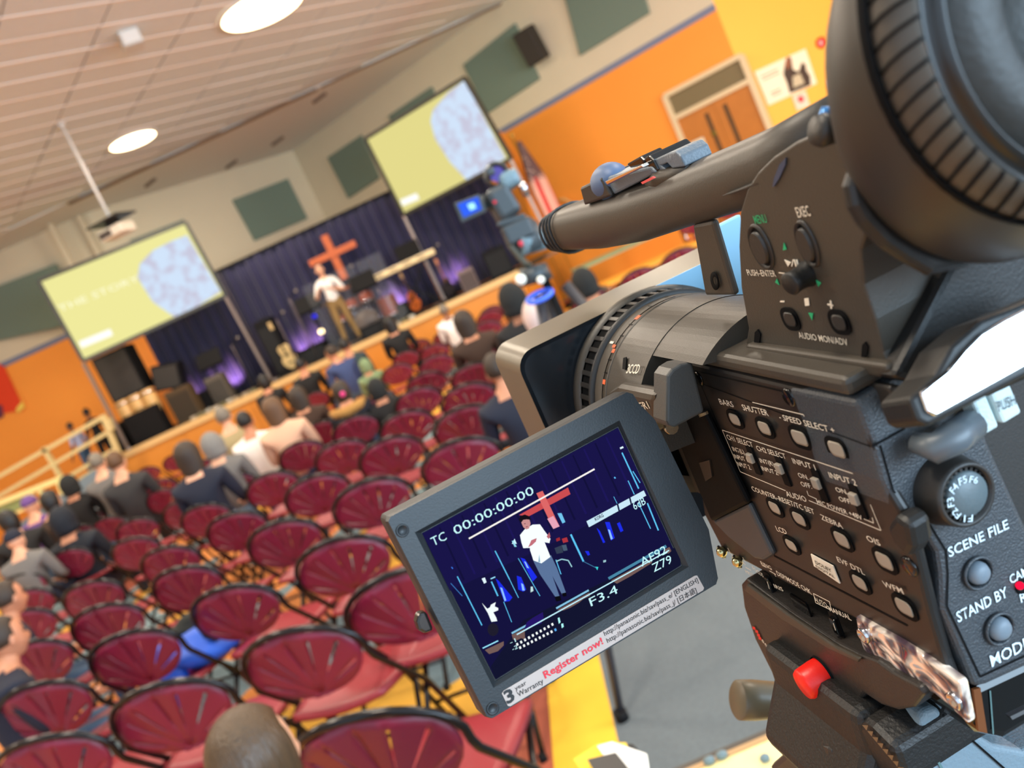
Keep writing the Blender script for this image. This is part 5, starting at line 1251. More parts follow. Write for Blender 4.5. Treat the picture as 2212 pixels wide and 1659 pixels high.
# --- LCD hinge block and cradle
HP = PXP(.118)
MB().prism(pxpoly(PYP(.300), [(1441, 812), (1452, 797), (1470, 786), (1496, 781), (1523, 890), (1456, 926), (1444, 922), (1439, 910)]), AY * .013).build('hinge_cap', mat('hinge_slate', (66, 66, 64), .45, bump=.2, bscale=1400), CR, bev=.0018, seg=3)
HB = Plane(HP.at(1470, 860) - AY * .0, (-AY * .9 - AX * .5), AX - AY * .5)
MB().prism(pxpoly(PXP(.1262), [(1446, 912), (1518, 890), (1614, 1088), (1536, 1128)]), AX * .003).build('hinge_block', m_hole, CR, bev=.0015)
MB().prism(pxpoly(PXP(.1262), [(1510, 1000), (1532, 994), (1538, 1030), (1524, 1040)], .0008), AX * .001).build('hinge_latch', m_panel, CR)
MB().prism(pxpoly(PXP(.1275), [(1537, 1126), (1614, 1088), (1668, 1200), (1648, 1212), (1630, 1208), (1570, 1160)]), AX * .003).build('hinge_wedge', mat('wedge_slate', (62, 64, 66), .5), CR, bev=.002)
MB().prism(pxpoly(PXP(.126), [(1508, 896), (1524, 890), (1526, 896), (1511, 902)], .001), AX * .001).build('chrome_chip', m_chrome, CR)
MB().tube([HP.at(1436, 918, .001), HP.at(1452, 924, .001)], .003, 10).build('hinge_pin', mat('pin_metal', (180, 170, 150), .25, 1), CR)

# --- control bracket with menu buttons
CB = PXP(.1400)
cb_px = [(1588, 774), (1606, 768), (1616, 708), (1600, 620), (1595, 532), (1598, 459), (1613, 409), (1636, 373), (1669, 340), (1719, 307), (1805, 268), (1880, 300), (1900, 420), (1860, 540), (1866, 615), (1891, 691), (1908, 761), (1926, 800), (1898, 817)]
brk = MB().prism(pxpoly(CB, cb_px), AX * .022).build('menu_bracket', m_shell, CR, bev=.0028, seg=3)
MB().prism(pxpoly(CB, [(1589, 772), (1612, 745), (1912, 788), (1922, 805), (1897, 817)], .003), AX * .004).build('bracket_lip', m_shell, brk, bev=.0018, seg=3)
MB().prism(pxpoly(PXP(.158), [(1880, 640), (1960, 600), (1985, 740), (1925, 800)]), AX * .014).build('bracket_rear_piece', m_rear, brk, bev=.002)
MB().prism(pxpoly(CB, [(1668, 404), (1672, 385), (1684, 355), (1697, 341), (1696, 356), (1683, 385), (1672, 402)], .0006), AX * .0005).build('teardrop_slot', mat('slot_blue_grey', (52, 66, 92), .3), brk)
def cbtext(s, a, b, h, m=m_print): return text_on(CB, s, a, b, h, m, brk, off=.0004, bold=.002)
cbtext('MENU', (1632, 484), (1658, 481), 20, m_green); cbtext('EXEC', (1724, 470), (1752, 466), 24); cbtext('PUSH–ENTER', (1616, 595), (1677, 598), 15); cbtext('AUDIO MON/ADV', (1727, 730), (1833, 747), 16)
def cbpoly(pts, m, nm='printed_mark'): return MB().prism(pxpoly(CB, pts, .0004), AX * .0002).build(nm, m, brk)
cbpoly([(1691, 541), (1699, 539), (1693, 524)], m_green); cbpoly([(1674, 610), (1683, 616), (1678, 602)], m_green); cbpoly([(1762, 605), (1773, 612), (1767, 620)], m_green); cbpoly([(1746, 676), (1756, 677), (1754, 692)], m_green)
cbpoly([(1694, 561), (1708, 567), (1702, 576)], m_print); cbpoly([(1709, 575), (1712, 561), (1714, 561), (1711, 576)], m_print)
for du in (0, 5): cbpoly([(1714 + du, 561), (1717 + du, 561), (1721 + du, 576), (1718 + du, 576)], m_print)
cbpoly([(1745, 602), (1751, 608), (1748, 614)], m_print); cbpoly([(1751, 604), (1757, 609), (1754, 616)], m_print); cbpoly([(1737, 645), (1746, 644), (1748, 660), (1739, 661)], m_print)
cbpoly([(1685, 650), (1694, 650), (1694, 653), (1685, 653)], m_print); cbpoly([(1787, 656), (1799, 659), (1799, 662), (1787, 659)], m_print); cbpoly([(1792, 650), (1795, 650), (1797, 667), (1794, 667)], m_print)
line_on(CB, (1682, 589), (1708, 592), 2.5, m_print, brk, off=.0004)
def ring_btn(u, v, ru, rv, m):
    c = CB.at(u, v); vs = []
    def el(r, off, n=28): return [c + CB.n * off + CB.e * (r * ru * cos(2 * pi * k / n)) + CB.u * (r * rv * sin(2 * pi * k / n)) for k in range(n)]
    mb = MB(); A, B, C_, D, E_ = el(1.22, .0002), el(1.12, .0012), el(1.0, .0002), el(.86, .0002), el(.8, .0018); n = 28
    for P_a, P_b in ((A, B), (B, C_)): mb.add(P_a + P_b, [(i, (i + 1) % n, n + (i + 1) % n, n + i) for i in range(n)], 0, True)
    mb.add(D + E_, [(i, (i + 1) % n, n + (i + 1) % n, n + i) for i in range(n)], 0, True); mb.add(E_, [tuple(range(n))], 0)
    mb.build('oval_button', m, brk)
    MB().add(C_, [tuple(range(n))]).build('button_recess', m_hole, brk)
ring_btn(1646, 533, .0046, .0066, m_shell2); ring_btn(1746, 526, .0036, .0062, m_shell2)
for u, v in ((1706, 690), (1812, 697)):
    button(u, v, .0066, .0052, CB, m_shell2, brk, .0016)
# joystick
jc = CB.at(1700, 614, .0075) - CB.n * .0075; MB().lathe([(0, .0042), (.002, .0036), (.005, .0034), (.007, .0037), (.0075, .0032), (.0075, 0)], jc, (CB.n * 1.0 - AY * .12 - AZ * .02), 28).build('joystick', m_gloss if False else m_rub, brk)
for u, v in ((1634, 730), (1866, 757)):
    MB().prism([CB.at(u + a_, v + b_, .0006) for a_, b_ in ((-6, 16), (-4, -12), (2, -18), (8, -8), (6, 10), (0, 18))], AX * .0005).build('screw_recess', m_hole, brk)

# --- carrying handle
def loft(name, st, m, root, n=24, bev=0, pw=.75):
    vs = []; fs = []
    for c, w, h in st:
        for k in range(n):
            a = 2 * pi * k / n; ca, sa = cos(a), sin(a)
            vs.append(c + AX * (w * math.copysign(abs(ca) ** pw, ca)) + AZ * (h * math.copysign(abs(sa) ** pw, sa)))
    for i in range(len(st) - 1):
        for k in range(n): fs.append((i * n + k, i * n + (k + 1) % n, (i + 1) * n + (k + 1) % n, (i + 1) * n + k))
    mb = MB().add(vs, fs, 0, True); mb.add(vs[:n], [tuple(range(n))], 0, True); mb.add(vs[-n:], [tuple(range(n))], 0, True)
    return mb.build(name, m, root)
HX = .155
def hst(u, v, hp, w, x=HX): p = loc(u, v, x=x); return (L3(*p), w * .75, hp * p.y * .92 / F)
han = loft('handle', [hst(1200, 500, 26, .008), hst(1212, 498, 44, .013), hst(1245, 488, 54, .0165), hst(1310, 474, 66, .019), hst(1400, 452, 72, .019), hst(1500, 418, 74, .018), hst(1600, 382, 82, .017), hst(1700, 345, 92, .016), hst(1840, 280, 110, .016)], m_shell, CR)
for k in range(4):
    u = 1205 + k * 11; st_ = hst(u, 499 - k * 2.6, 42 + k * 4.5, .0137 + k * .0012)
    c, w, h = st_; ringp = [c + AX * (w * math.copysign(abs(cos(a)) ** .75, cos(a))) * 1.03 + AZ * (h * math.copysign(abs(sin(a)) ** .75, sin(a))) * 1.03 for a in [2 * pi * q / 24 for q in range(24)]]
    MB().tube(ringp, .0009, 6, closed=True).build('grip_rib', m_shell2, han)
PH = PXP(HX - .0130)
MB().prism(pxpoly(PXP(HX), [(1494, 485), (1538, 476), (1587, 640), (1522, 640)], .008), AX * .003).build('handle_post', m_shell, CR, bev=.002)
MB().lathe([(.0002, .0045), (.0006, .0045), (.0002, .002)], PXP(HX - .008).at(1546, 606, .0006), -AX, 16, sx=.6).build('screw_hole', m_hole, CR)
MB().prism([PH.at(*p, .002) for p in [(1556, 424), (1640, 390), (1640, 402), (1580, 420)]], AX * .004).build('strap_slot', m_shell2, han, bev=.0008)
MB().prism([PXP(HX).at(*p) for p in [(1508, 372), (1528, 358), (1640, 300), (1645, 306), (1600, 330), (1512, 376)]], AX * .012).build('rear_shoe_rail', m_shell2, han, bev=.001)
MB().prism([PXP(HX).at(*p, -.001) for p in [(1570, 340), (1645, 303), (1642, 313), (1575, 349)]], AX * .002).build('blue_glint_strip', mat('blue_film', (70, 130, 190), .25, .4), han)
# accessory shoe and start button on the handle
SH1 = PXP(HX - .012)
m_shoe_ = mat('shoe_slate', (92, 104, 114), .4, bump=.3, bscale=900)
MB().prism([SH1.at(*p) for p in [(1252, 406), (1297, 384), (1320, 424), (1262, 444)]], AX * .024 + AY * .002).build('shoe_block', m_shell2, han, bev=.001)
SHY = Plane(SH1.at(1310, 410), -AX * .75 - AY * .66, AY)
MB().prism([SH1.at(*p, -.002) for p in [(1298, 386), (1404, 361), (1416, 374), (1328, 420), (1318, 424)]], AX * .020).build('shoe_side', m_shoe_, han, bev=.001)
MB().prism([SH1.at(*p, .0015) for p in [(1306, 392), (1385, 356), (1390, 361), (1312, 400)]], AX * .003).build('chrome_rail', mat('chrome_bright', (240, 240, 235), .15, 1), han, bev=.0004)
dm = SH1.at(1318, 366, -.012)
MB().ell(SH1.at(1318, 392, -.008), (.009, .016, .0085), 24, 14).build('start_button_dome', mat('dome_slate_blue', (70, 92, 124), .5), han)
MB().prism([SH1.at(*p, -.004) for p in [(1352, 355), (1382, 338), (1392, 348), (1388, 358), (1362, 364)]], AX * .010).build('latch', m_gloss, han, bev=.0008)
MB().prism([SH1.at(*p, -.003) for p in [(1390, 342), (1400, 336), (1410, 346), (1422, 370), (1414, 378), (1402, 366)]], AX * .018).build('shoe_end', m_gloss, han, bev=.0008)
loop = [(1412, 345), (1440, 332), (1458, 327), (1470, 338), (1480, 360), (1452, 364), (1441, 352), (1428, 358), (1436, 366), (1422, 372)]
MB().prism([SH1.at(*p, -.004) for p in loop], AX * .012).build('strap_loop', m_shoe_, han, bev=.001)
MB().prism([PXP(HX).at(*p, .0135) for p in [(1384, 394), (1408, 382), (1414, 385), (1388, 398)]], AX * .0008).build('red_mark', mat('coral_red', (222, 84, 84), .4), han)
MB().tube([PXP(HX).at(1400, 402, .006), PXP(HX).at(1430, 385, .007), PXP(HX).at(1455, 378, .006), PXP(HX).at(1490, 366, .006)], [.002, .0045, .0035, .002], 12).build('zoom_rocker', m_shell, han)

# --- viewfinder and eyecup
EC = L3(.1660, .15, -.0105); RE = .0476; ax_ = -AY
vs = []; fs = []; nt_ = 72
vp_ = [(0, 0, .985), (.003, .001, 1.0), (.008, .0035, 1.0), (.013, .0065, .985), (.019, .010, .95), (.026, .014, .86), (.034, .018, .72), (.045, .022, .5)]
for t_, dn_, r_ in vp_:
    for k in range(nt_):
        a = 2 * pi * k / nt_; vs.append(EC + AY * t_ - AZ * dn_ + (AX * cos(a) + AZ * sin(a)) * RE * r_)
for i in range(len(vp_) - 1):
    for k in range(nt_): fs.append((i * nt_ + k, i * nt_ + (k + 1) % nt_, (i + 1) * nt_ + (k + 1) % nt_, (i + 1) * nt_ + k))
vf = MB().add(vs, fs, 0, True).build('viewfinder_tube', mat('viewfinder_grey', (46, 42, 37), .42, bump=.1, bscale=1500), CR)
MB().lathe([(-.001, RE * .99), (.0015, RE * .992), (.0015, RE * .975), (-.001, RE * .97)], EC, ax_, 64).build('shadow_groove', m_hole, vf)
cup = MB().lathe([(0, RE * .97), (.004, RE * .965), (.0085, RE * .90), (.0090, RE * .875)], EC, ax_, 96, x0=AX).build('eyecup', mat('eyecup_rubber', (74, 66, 56), .5, bump=.15, bscale=1200), vf)
for k in range(66):
    a = 2 * pi * k / 66
    rp_ = []
    for t_, r_, tw_ in ((.0002, .976, .10), (.0040, .969, .055), (.0065, .940, .03), (.0086, .903, .01), (.0091, .880, 0)):
        d0 = AX * cos(a + tw_) + AZ * sin(a + tw_); rp_.append(EC + ax_ * (t_ + .0001) + d0 * RE * r_)
    MB().tube(rp_, .0004, 5).build('rib', m_hole, cup)
MB().lathe([(.0090, RE * .875), (.0080, RE * .84), (.0095, RE * .82), (.0115, RE * .80), (.0105, RE * .775), (.0075, RE * .76)], EC, ax_, 80).build('inner_lip', mat('lip_rubber', (30, 29, 28), .3), cup)
MB().lathe([(.0075, RE * .76), (.010, RE * .70), (.012, RE * .55), (.006, RE * .42), (-.004, RE * .36), (-.004, 0)], EC, ax_, 64).build('inner_cone', mat('cone_rubber', (40, 39, 36), .5, bump=.2, bscale=600), cup)
MB().prism(pxpoly(PYP(.172), [(1838, 400), (1848, 446), (1868, 482), (1915, 532), (1960, 562), (2017, 595), (2085, 581), (2133, 562), (2212, 558), (2400, 545), (2400, 200), (1900, 200)]), AY * .005).build('viewfinder_block', mat('viewfinder_block', (20, 19, 19), .45, bump=.1, bscale=1500), vf, bev=.003, seg=3)
MB().cyl(L3(*loc(1895, 300, y=.21)), L3(*loc(1800, 330, y=.24)), .007).build('viewfinder_neck', m_shell2, vf)
kp = L3(*loc(1822, 275, y=.190)); MB().lathe([(0, .003), (.004, .0042), (.006, .0036), (.006, 0)], kp - AX * .002, -AX + AZ * .4, 20).build('diopter_knob', m_shell2, vf)
MB().tube([L3(*loc(1772, 262, y=.200)), L3(*loc(1785, 245, y=.20)), L3(*loc(1803, 236, y=.20))], [.0012, .0022, .001], 8).build('blue_cord', mat('blue_film', (70, 130, 190), .25, .4), vf)

# --- lens barrel, rings and hood
LO = L3(.152, 0, -.1265)
def lat(name, prof, m, root, n=72, **k): return MB().lathe([(y, r) for y, r in prof], LO, AY, n, **k).build(name, m, root)
bar = lat('lens_barrel', [(.370, .0400), (.3705, .0480), (.372, .0482), (.3765, .0475), (.3768, .0455)], m_shell, CR)
arc = []
for k in range(96):
    a = 2 * pi * k / 96; x_, z_ = .0478 * cos(a), .0478 * sin(a); arc.append((x_ if z_ > -.006 else max(x_, -.0205), z_))
MB().prism([LO + AX * a + AZ * b + AY * .333 for a, b in arc], AY * .038, 0, True).build('barrel_middle', m_shell, bar)
ringo = lat('zoom_ring', [(.3768, .0478), (.386, .0478), (.3862, .0470)], mat('ring_grey', (80, 74, 66), .5, bump=.15, bscale=1500), bar)
foc = lat('focus_ring', [(.3865, .0475), (.3868, .0500), (.389, .0500)], m_shell2, bar)
lat('focus_ring_floor', [(.389, .0488), (.400, .0492)], m_hole, bar)
lat('front_rim', [(.400, .0500), (.4015, .0520), (.4055, .0522), (.408, .0500), (.409, .03)], m_shell, bar)
for k in range(52):
    a = 2 * pi * k / 52; d = AX * cos(a) + AZ * sin(a)
    if d.dot(AX) > .75 and d.dot(AZ) < .3: continue
    MB().box(LO + AY * .3945 + d * .0494, (.0016, .0125, .0022), Matrix((d, AY, d.cross(AY))).transposed()).build('ring_rib', m_shell2, foc, bev=.0002)
def on_barrel(u, v, r):   # point on the barrel surface under a pixel
    d = ray(u, v); o = EYE - LO; dd = d - AY * d.dot(AY); oo = o - AY * o.dot(AY)
    A_ = dd.dot(dd); B_ = 2 * dd.dot(oo); C_ = oo.dot(oo) - r * r; D_ = B_ * B_ - 4 * A_ * C_
    if D_ < 0: return None
    return EYE + d * ((-B_ - sqrt(D_)) / 2 / A_)
def arc_band(name, px, r, wpx, m, root):
    P = [on_barrel(u, v, r) for u, v in px]; P = [p for p in P if p]
    if len(P) < 2: return
    vs = []; fs = []
    for i, p in enumerate(P):
        vs += [p - AY * wpx / 2, p + AY * wpx / 2]
    for i in range(len(P) - 1): fs.append((2 * i, 2 * i + 1, 2 * i + 3, 2 * i + 2))
    MB().add(vs, fs).build(name, m, root)
def ring_mark(u, v, wy, wa, m, name, r=.0481):
    p = on_barrel(u, v, r)
    if p is None: return
    d = (p - LO); yy = d.dot(AY); d = (d - AY * yy).normalized(); tn = AY.cross(d)
    c = LO + AY * min(max(yy, .374), .3855) + d * (r + .0002); 
    MB().add([c - AY * wy - tn * wa, c + AY * wy - tn * wa, c + AY * wy + tn * wa, c - AY * wy + tn * wa], [(0, 1, 2, 3)]).build(name, m, bar)
for u, v, a_, b_, m in [(1322, 740, .0022, .0006, m_print), (1327, 748, .0018, .0008, m_orangep), (1326, 758, .0016, .0010, m_orangep), (1378, 686, .0018, .0014, m_orangep), (1312, 827, .0016, .0011, m_orangep)]:
    ring_mark(u, v, a_, b_, m, 'ring_print')
for u, v in ((1440, 641), (1404, 662), (1368, 702), (1345, 726), (1330, 780), (1318, 808)): ring_mark(u, v, .0022, .0003, m_hole, 'ring_tick')
mp = on_barrel(1350, 790, .0478)
if mp:
    d = (mp - LO); d = (d - AY * d.dot(AY)).normalized(); BPn = Plane(mp + d * .0008, d, -AY)
    MB().prism(pxpoly(BPn, [(1346, 773), (1353, 771), (1351, 798), (1344, 797)]), -d * .0004).build('index_slot', m_hole, bar)
    text_on(BPn, '3CCD', (1352, 806), (1378, 807), 22, m_print, bar, off=.0005, bold=.008)
# rear continuation of the barrel inside the body (flattened on the operator's side)
arc = []
for k in range(96):
    a = 2 * pi * k / 96; x_, z_ = .0475 * cos(a), .0475 * sin(a); arc.append((x_ if z_ > .036 else max(x_, -.0205), z_))
MB().prism([LO + AX * a + AZ * b + AY * .288 for a, b in arc], AY * .047, 0, True).build('barrel_rear', m_shell, bar)
MB().prism(pxpoly(PYP(.398), [(1536, 494), (1600, 462), (1650, 640), (1556, 640)]), AY * .004).build('hood_reflection_plate', mat('painted_window_reflection', (150, 196, 222), .3), CR, bev=.001)  # added plate, window reflection on the hood put into its pale blue colour
MB().prism(pxpoly(PYP(.4035), [(1395, 628), (1536, 560), (1548, 650), (1440, 650)]), AY * .001).build('hood_inner_reflection', mat('painted_window_reflection', (150, 196, 222), .3), CR)  # the same painted reflection, lower down behind the focus ring
# side pod under the barrel, with the lettering beside the screen
UP_ = PXP(.108)
pod = MB().prism(pxpoly(UP_, [(1308, 850), (1330, 836), (1412, 852), (1420, 930), (1340, 990), (1300, 900)]), AX * .008).build('user_button_pod', m_shell, CR, bev=.003)
text_on(UP_, 'USER1', (1372, 888), (1404, 882), 17, m_print, pod, off=.0004, bold=.01)
# rectangular lens hood
HY = .405
HD = PYP(HY)
hood_px = [(1116, 772), (1150, 752), (1400, 632), (1640, 520), (1900, 400), (2050, 760), (1800, 1150), (1400, 1240), (1290, 1190), (1170, 960), (1112, 800)]
q0 = [loc(1116, 775, y=HY), loc(1165, 950, y=HY)]
xl, zt, zb_ = q0[0].x - .001, q0[0].z + .0015, -.200; xr = .252
def rr3(x0, x1, z0, z1, y, r=.010, n=6):
    o = []
    for cx, cz, a0 in ((x1 - r, z1 - r, 0), (x0 + r, z1 - r, 90), (x0 + r, z0 + r, 180), (x1 - r, z0 + r, 270)):
        for k in range(n + 1): a = radians(a0 + 90 * k / n); o.append(L3(cx + r * cos(a), y, cz + r * sin(a)))
    return o
A1 = rr3(xl, xr, zb_, zt, HY); A2 = rr3(xl - .002, xr + .002, zb_ - .002, zt + .002, HY + .04); n = len(A1)
hood = MB().add(A1 + A2, [(i, (i + 1) % n, n + (i + 1) % n, n + i) for i in range(n)], 0, True).build('lens_hood', mat('hood_grey', (108, 98, 82), .38, .15, bump=.1, bscale=1200), CR)
A3 = rr3(xl + .0025, xr - .0025, zb_ + .0025, zt - .0025, HY + .002, .009)
MB().add(A1 + A3, [(i, (i + 1) % n, n + (i + 1) % n, n + i) for i in range(n)], 0, True).add(A3, [tuple(range(n))]).build('hood_rear_wall', mat('hood_wall', (40, 44, 48), .13, metal=.35), hood)

# --- flip-out LCD
hv = ray(5600, -1200).normalized(); vv = -ray(7500, 14000).normalized(); ln = hv.cross(vv).normalized()
c0 = loc(1460, 1052, x=.095); LP = Plane(L3(*c0), ln, hv)
out_px = [(835, 1127), (840, 1116), (1355, 845), (1368, 849), (1380, 868), (1416, 905), (1533, 1144), (1553, 1250), (1549, 1263), (1062, 1555), (1050, 1551)]
scr_px = [(910, 1151), (1336, 921), (1474, 1222), (1070, 1471)]
lcd = thing('x', 'x', 'x'); bpy.data.objects.remove(lcd)
m_bez = mat('lcd_bezel', (27, 31, 34), .45, bump=.15, bscale=1500)
inn_px = [(896, 1150), (1338, 908), (1488, 1224), (1066, 1486)]
P_out = pxpoly(LP, out_px); cen = sum(P_out, Vector()) / len(P_out)
lcdo = MB().prism([p - LP.n * .0016 for p in P_out], -LP.n * .0095).build('lcd_panel', m_bez, CR, bev=.0012, seg=3)
# raised frame around the display (bridge outer outline and inner opening)
mb = MB(); inn = pxpoly(LP, inn_px, .0); scr = pxpoly(LP, scr_px, -.0014)
mapi = [0, 0, 1, 1, 1, 1, 2, 2, 2, 3, 3]
top_ = [cen + (p - cen) * .992 for p in P_out]; low_ = [p - LP.n * .0017 for p in P_out]; n = len(top_)
mb.add(top_ + low_, [(i, (i + 1) % n, n + (i + 1) % n, n + i) for i in range(n)], 0)
vs = top_ + inn; fs = []
for i in range(n):
    a, b = mapi[i], mapi[(i + 1) % n]
    fs.append((i, (i + 1) % n, n + b, n + a) if a != b else (i, (i + 1) % n, n + a))
mb.add(vs, fs, 0)
mb.add(inn + scr, [(i, (i + 1) % 4, 4 + (i + 1) % 4, 4 + i) for i in range(4)], 0)
mb.build('bezel', m_bez, lcdo)
DP = LP.shift(-.0012)
def gl(px, col, k=1, off=0, nm='picture_patch'): return MB().add(pxpoly(DP, px, off), [tuple(range(len(px)))]).build(nm, glow('g_%d_%d_%d_%d' % (*col, int(k * 10)), col, k), disp)
disp = MB().add(pxpoly(DP, [(912, 1152), (1335, 924), (1471, 1221), (1071, 1468)], .0), [(0, 1, 2, 3)]).build('display', glow('display_navy', (20, 18, 60), 1), lcdo)
def Z(*pts): return [(900 + x / 3.19, 880 + y / 3.19) for x, y in pts]
O = [.00004 * k for k in range(1, 12)]
gl([(912, 1152), (1335, 924), (1400, 1066), (1180, 1180), (972, 1276)], (24, 20, 70), 1, O[0] * .4, 'picture_curtain')
for k in range(16):
    x_, y_ = 948 + k * 24, 1140 - k * 13; gl([(x_, y_), (x_ + 3, y_ - 1.5), (x_ + 56, y_ + 112), (x_ + 52, y_ + 114)], (28, 22, 84) if k % 2 else (18, 16, 56), 1, O[0] * .7, 'picture_curtain_fold')
gl([(1060, 1440), (1130, 1340), (1465, 1180), (1471, 1221), (1071, 1468)], (18, 20, 46), 1, O[0] * .5, 'picture_floor')
for p in [((545, 1180), (565, 1195), (660, 1310), (640, 1335), (605, 1340)), ((690, 1160), (720, 1170), (755, 1255), (735, 1270), (700, 1255)), ((1240, 830), (1262, 850), (1300, 930), (1285, 935)), ((1298, 790), (1330, 790), (1365, 900), (1340, 918)), ((715, 1035), (745, 1045), (830, 1170), (800, 1200)), ((1380, 800), (1400, 790), (1425, 850), (1405, 860)), ((1160, 990), (1185, 990), (1195, 1015), (1180, 1022))]:
    gl(Z(*p), (28, 44, 226), 1, O[0], 'picture_blue_glow')
for p in [((575, 1240), (590, 1245), (618, 1330), (606, 1336)), ((720, 1210), (735, 1220), (746, 1262), (728, 1262)), ((1318, 840), (1332, 845), (1352, 905), (1338, 912)), ((740, 1060), (752, 1065), (775, 1110), (760, 1105))]:
    gl(Z(*p), (140, 190, 255), 1, O[1], 'picture_glow_core')
# cross, man, keyboard, drums, guitar
gl(Z((705, 742), (1043, 552), (1060, 598), (770, 752)), (196, 74, 78), 1, O[1], 'picture_cross')
gl(Z((825, 592), (868, 575), (985, 820), (942, 838)), (214, 100, 100), 1, O[2], 'picture_cross')
gl(Z((900, 768), (942, 748), (985, 820), (942, 838)), (226, 160, 180), 1, O[3], 'picture_cross')
gl(Z((805, 1060), (925, 1018), (968, 1110), (1030, 1280), (1002, 1290), (935, 1160), (984, 1300), (955, 1305), (850, 1150)), (88, 112, 150), 1, O[3], 'picture_trousers')
gl(Z((950, 1305), (990, 1298), (998, 1330), (962, 1338)), (12, 12, 18), 1, O[4], 'picture_shoe'); gl(Z((1000, 1282), (1030, 1275), (1034, 1300), (1010, 1305)), (12, 12, 18), 1, O[4], 'picture_shoe')
gl(Z((712, 880), (745, 840), (800, 808), (850, 806), (880, 850), (922, 905), (915, 935), (885, 930), (880, 925), (922, 1030), (860, 1075), (805, 1055), (782, 985), (780, 968), (735, 970), (722, 930)), (236, 248, 252), 1.05, O[4], 'picture_shirt')
gl(Z((845, 1010), (852, 1068), (838, 1066)), (130, 170, 190), 1, O[5], 'picture_shirt_fold')
gl(Z((720, 790), (735, 765), (775, 765), (785, 800), (775, 835), (755, 842), (735, 825)), (196, 140, 140), 1, O[5], 'picture_face')
gl(Z((705, 775), (712, 750), (745, 738), (780, 752), (786, 775), (760, 772), (735, 775), (720, 795)), (20, 16, 24), 1, O[6], 'picture_hair')
gl(Z((768, 965), (790, 915), (828, 900), (822, 925), (795, 950)), (190, 110, 120), 1, O[5], 'picture_hand'); gl(Z((895, 890), (915, 860), (922, 890), (910, 908)), (180, 100, 110), 1, O[5], 'picture_hand')
gl(Z((740, 800), (750, 798), (752, 803), (742, 805)), (90, 50, 60), 1, O[7], 'picture_eye'); gl(Z((752, 822), (766, 818), (766, 824), (755, 828)), (140, 70, 80), 1, O[7], 'picture_mouth')
gl(Z((1170, 785), (1565, 572), (1582, 608), (1188, 826)), (196, 226, 240), 1, O[2], 'picture_keyboard')
for x in (1378, 1462): gl(Z((x, 665 - (x - 1378) * .54), (x + 10, 660 - (x - 1378) * .54), (x + 24, 715 - (x - 1378) * .54), (x + 14, 720 - (x - 1378) * .54)), (20, 24, 60), 1, O[3], 'picture_gap')
text_on(DP, 'KORG', Z((1232, 783))[0], Z((1290, 752))[0], 7, glow('ink_navy', (16, 20, 50), 1), disp, off=O[4], bold=.02)
for p, c_ in [(((960, 905), (985, 895), (990, 915), (965, 925)), (150, 40, 50)), (((1000, 905), (1035, 895), (1045, 925), (1010, 935)), (170, 50, 60)), (((950, 970), (1000, 950), (1010, 1000), (965, 1010)), (50, 60, 80)), (((1000, 950), (1030, 945), (1040, 985), (1012, 990)), (70, 90, 110)), (((675, 905), (690, 940), (655, 940)), (200, 240, 250)), (((655, 920), (665, 918), (690, 960), (675, 962)), (140, 210, 230)), (((970, 730), (998, 728), (1025, 790), (1005, 800)), (110, 190, 230)), (((448, 1180), (470, 1172), (482, 1205), (465, 1215)), (220, 240, 250)), (((786, 1235), (800, 1235), (805, 1265), (785, 1275)), (190, 220, 220)), (((1285, 1055), (1305, 1050), (1305, 1065), (1287, 1070)), (150, 190, 200)), (((1230, 1098), (1252, 1100), (1245, 1122)), (60, 220, 220))]:
    gl(Z(*p), c_, 1, O[2], 'picture_detail')
gl(Z((450, 1348), (487, 1388), (505, 1378), (512, 1360), (545, 1342), (538, 1372), (562, 1382), (562, 1398), (528, 1412), (548, 1448), (556, 1472), (516, 1478), (492, 1420)), (236, 246, 250), 1, O[3], 'picture_guitar')
def ln_(a, b, w, c_, k=1, o_=2, nm='picture_line'):
    (a, b) = Z(a, b); dx, dy = b[0] - a[0], b[1] - a[1]; L_ = math.hypot(dx, dy); nx, ny = -dy / L_ * w / 2, dx / L_ * w / 2
    gl([(a[0] - nx, a[1] - ny), (b[0] - nx, b[1] - ny), (b[0] + nx, b[1] + ny), (a[0] + nx, a[1] + ny)], c_, k, O[o_], nm)
for a, b, w in [((280, 1165), (450, 1502), 2.5), ((540, 988), (640, 1185), 2.5), ((640, 1185), (702, 1312), 1.6), ((1062, 875), (1150, 1062), 4), ((1415, 312), (1530, 560), 3), ((1457, 505), (1500, 600), 2), ((1530, 660), (1612, 836), 2), ((1590, 660), (1666, 848), 3), ((1358, 615), (1400, 700), 1.2), ((600, 1340), (655, 1480), 1.5), ((515, 1200), (560, 1300), 3), ((700, 1040), (850, 1300), 1.5), ((960, 1050), (995, 1150), 2), ((1490, 440), (1540, 520), 2)]:
    ln_(a, b, w, (90, 190, 236))
ln_((960, 1062), (1000, 1046), 2.5, (150, 200, 210)); ln_((1000, 1046), (1045, 1055), 2.5, (150, 200, 210)); ln_((1045, 1055), (1070, 1100), 2.5, (150, 200, 210))
ln_((1150, 1062), (1245, 1110), 1.6, (60, 110, 150)); ln_((510, 1182), (542, 1168), 2.5, (150, 220, 250)); ln_((240, 1100), (250, 1112), 2, (60, 120, 230)); ln_((235, 1212), (315, 1300), 1.5, (60, 120, 190)); ln_((1362, 480), (1370, 490), 3, (90, 180, 236))
ln_((455, 1660), (562, 1608), 2.6, (150, 225, 250)); ln_((655, 1557), (780, 1490), 4, (130, 190, 220)); ln_((690, 1566), (1740, 985), 2.6, (190, 236, 250), 1, 4, 'picture_level_line'); ln_((962, 1385), (1186, 1260), 4, (130, 190, 220)); ln_((1322, 1180), (1720, 955), 6, (70, 130, 160))
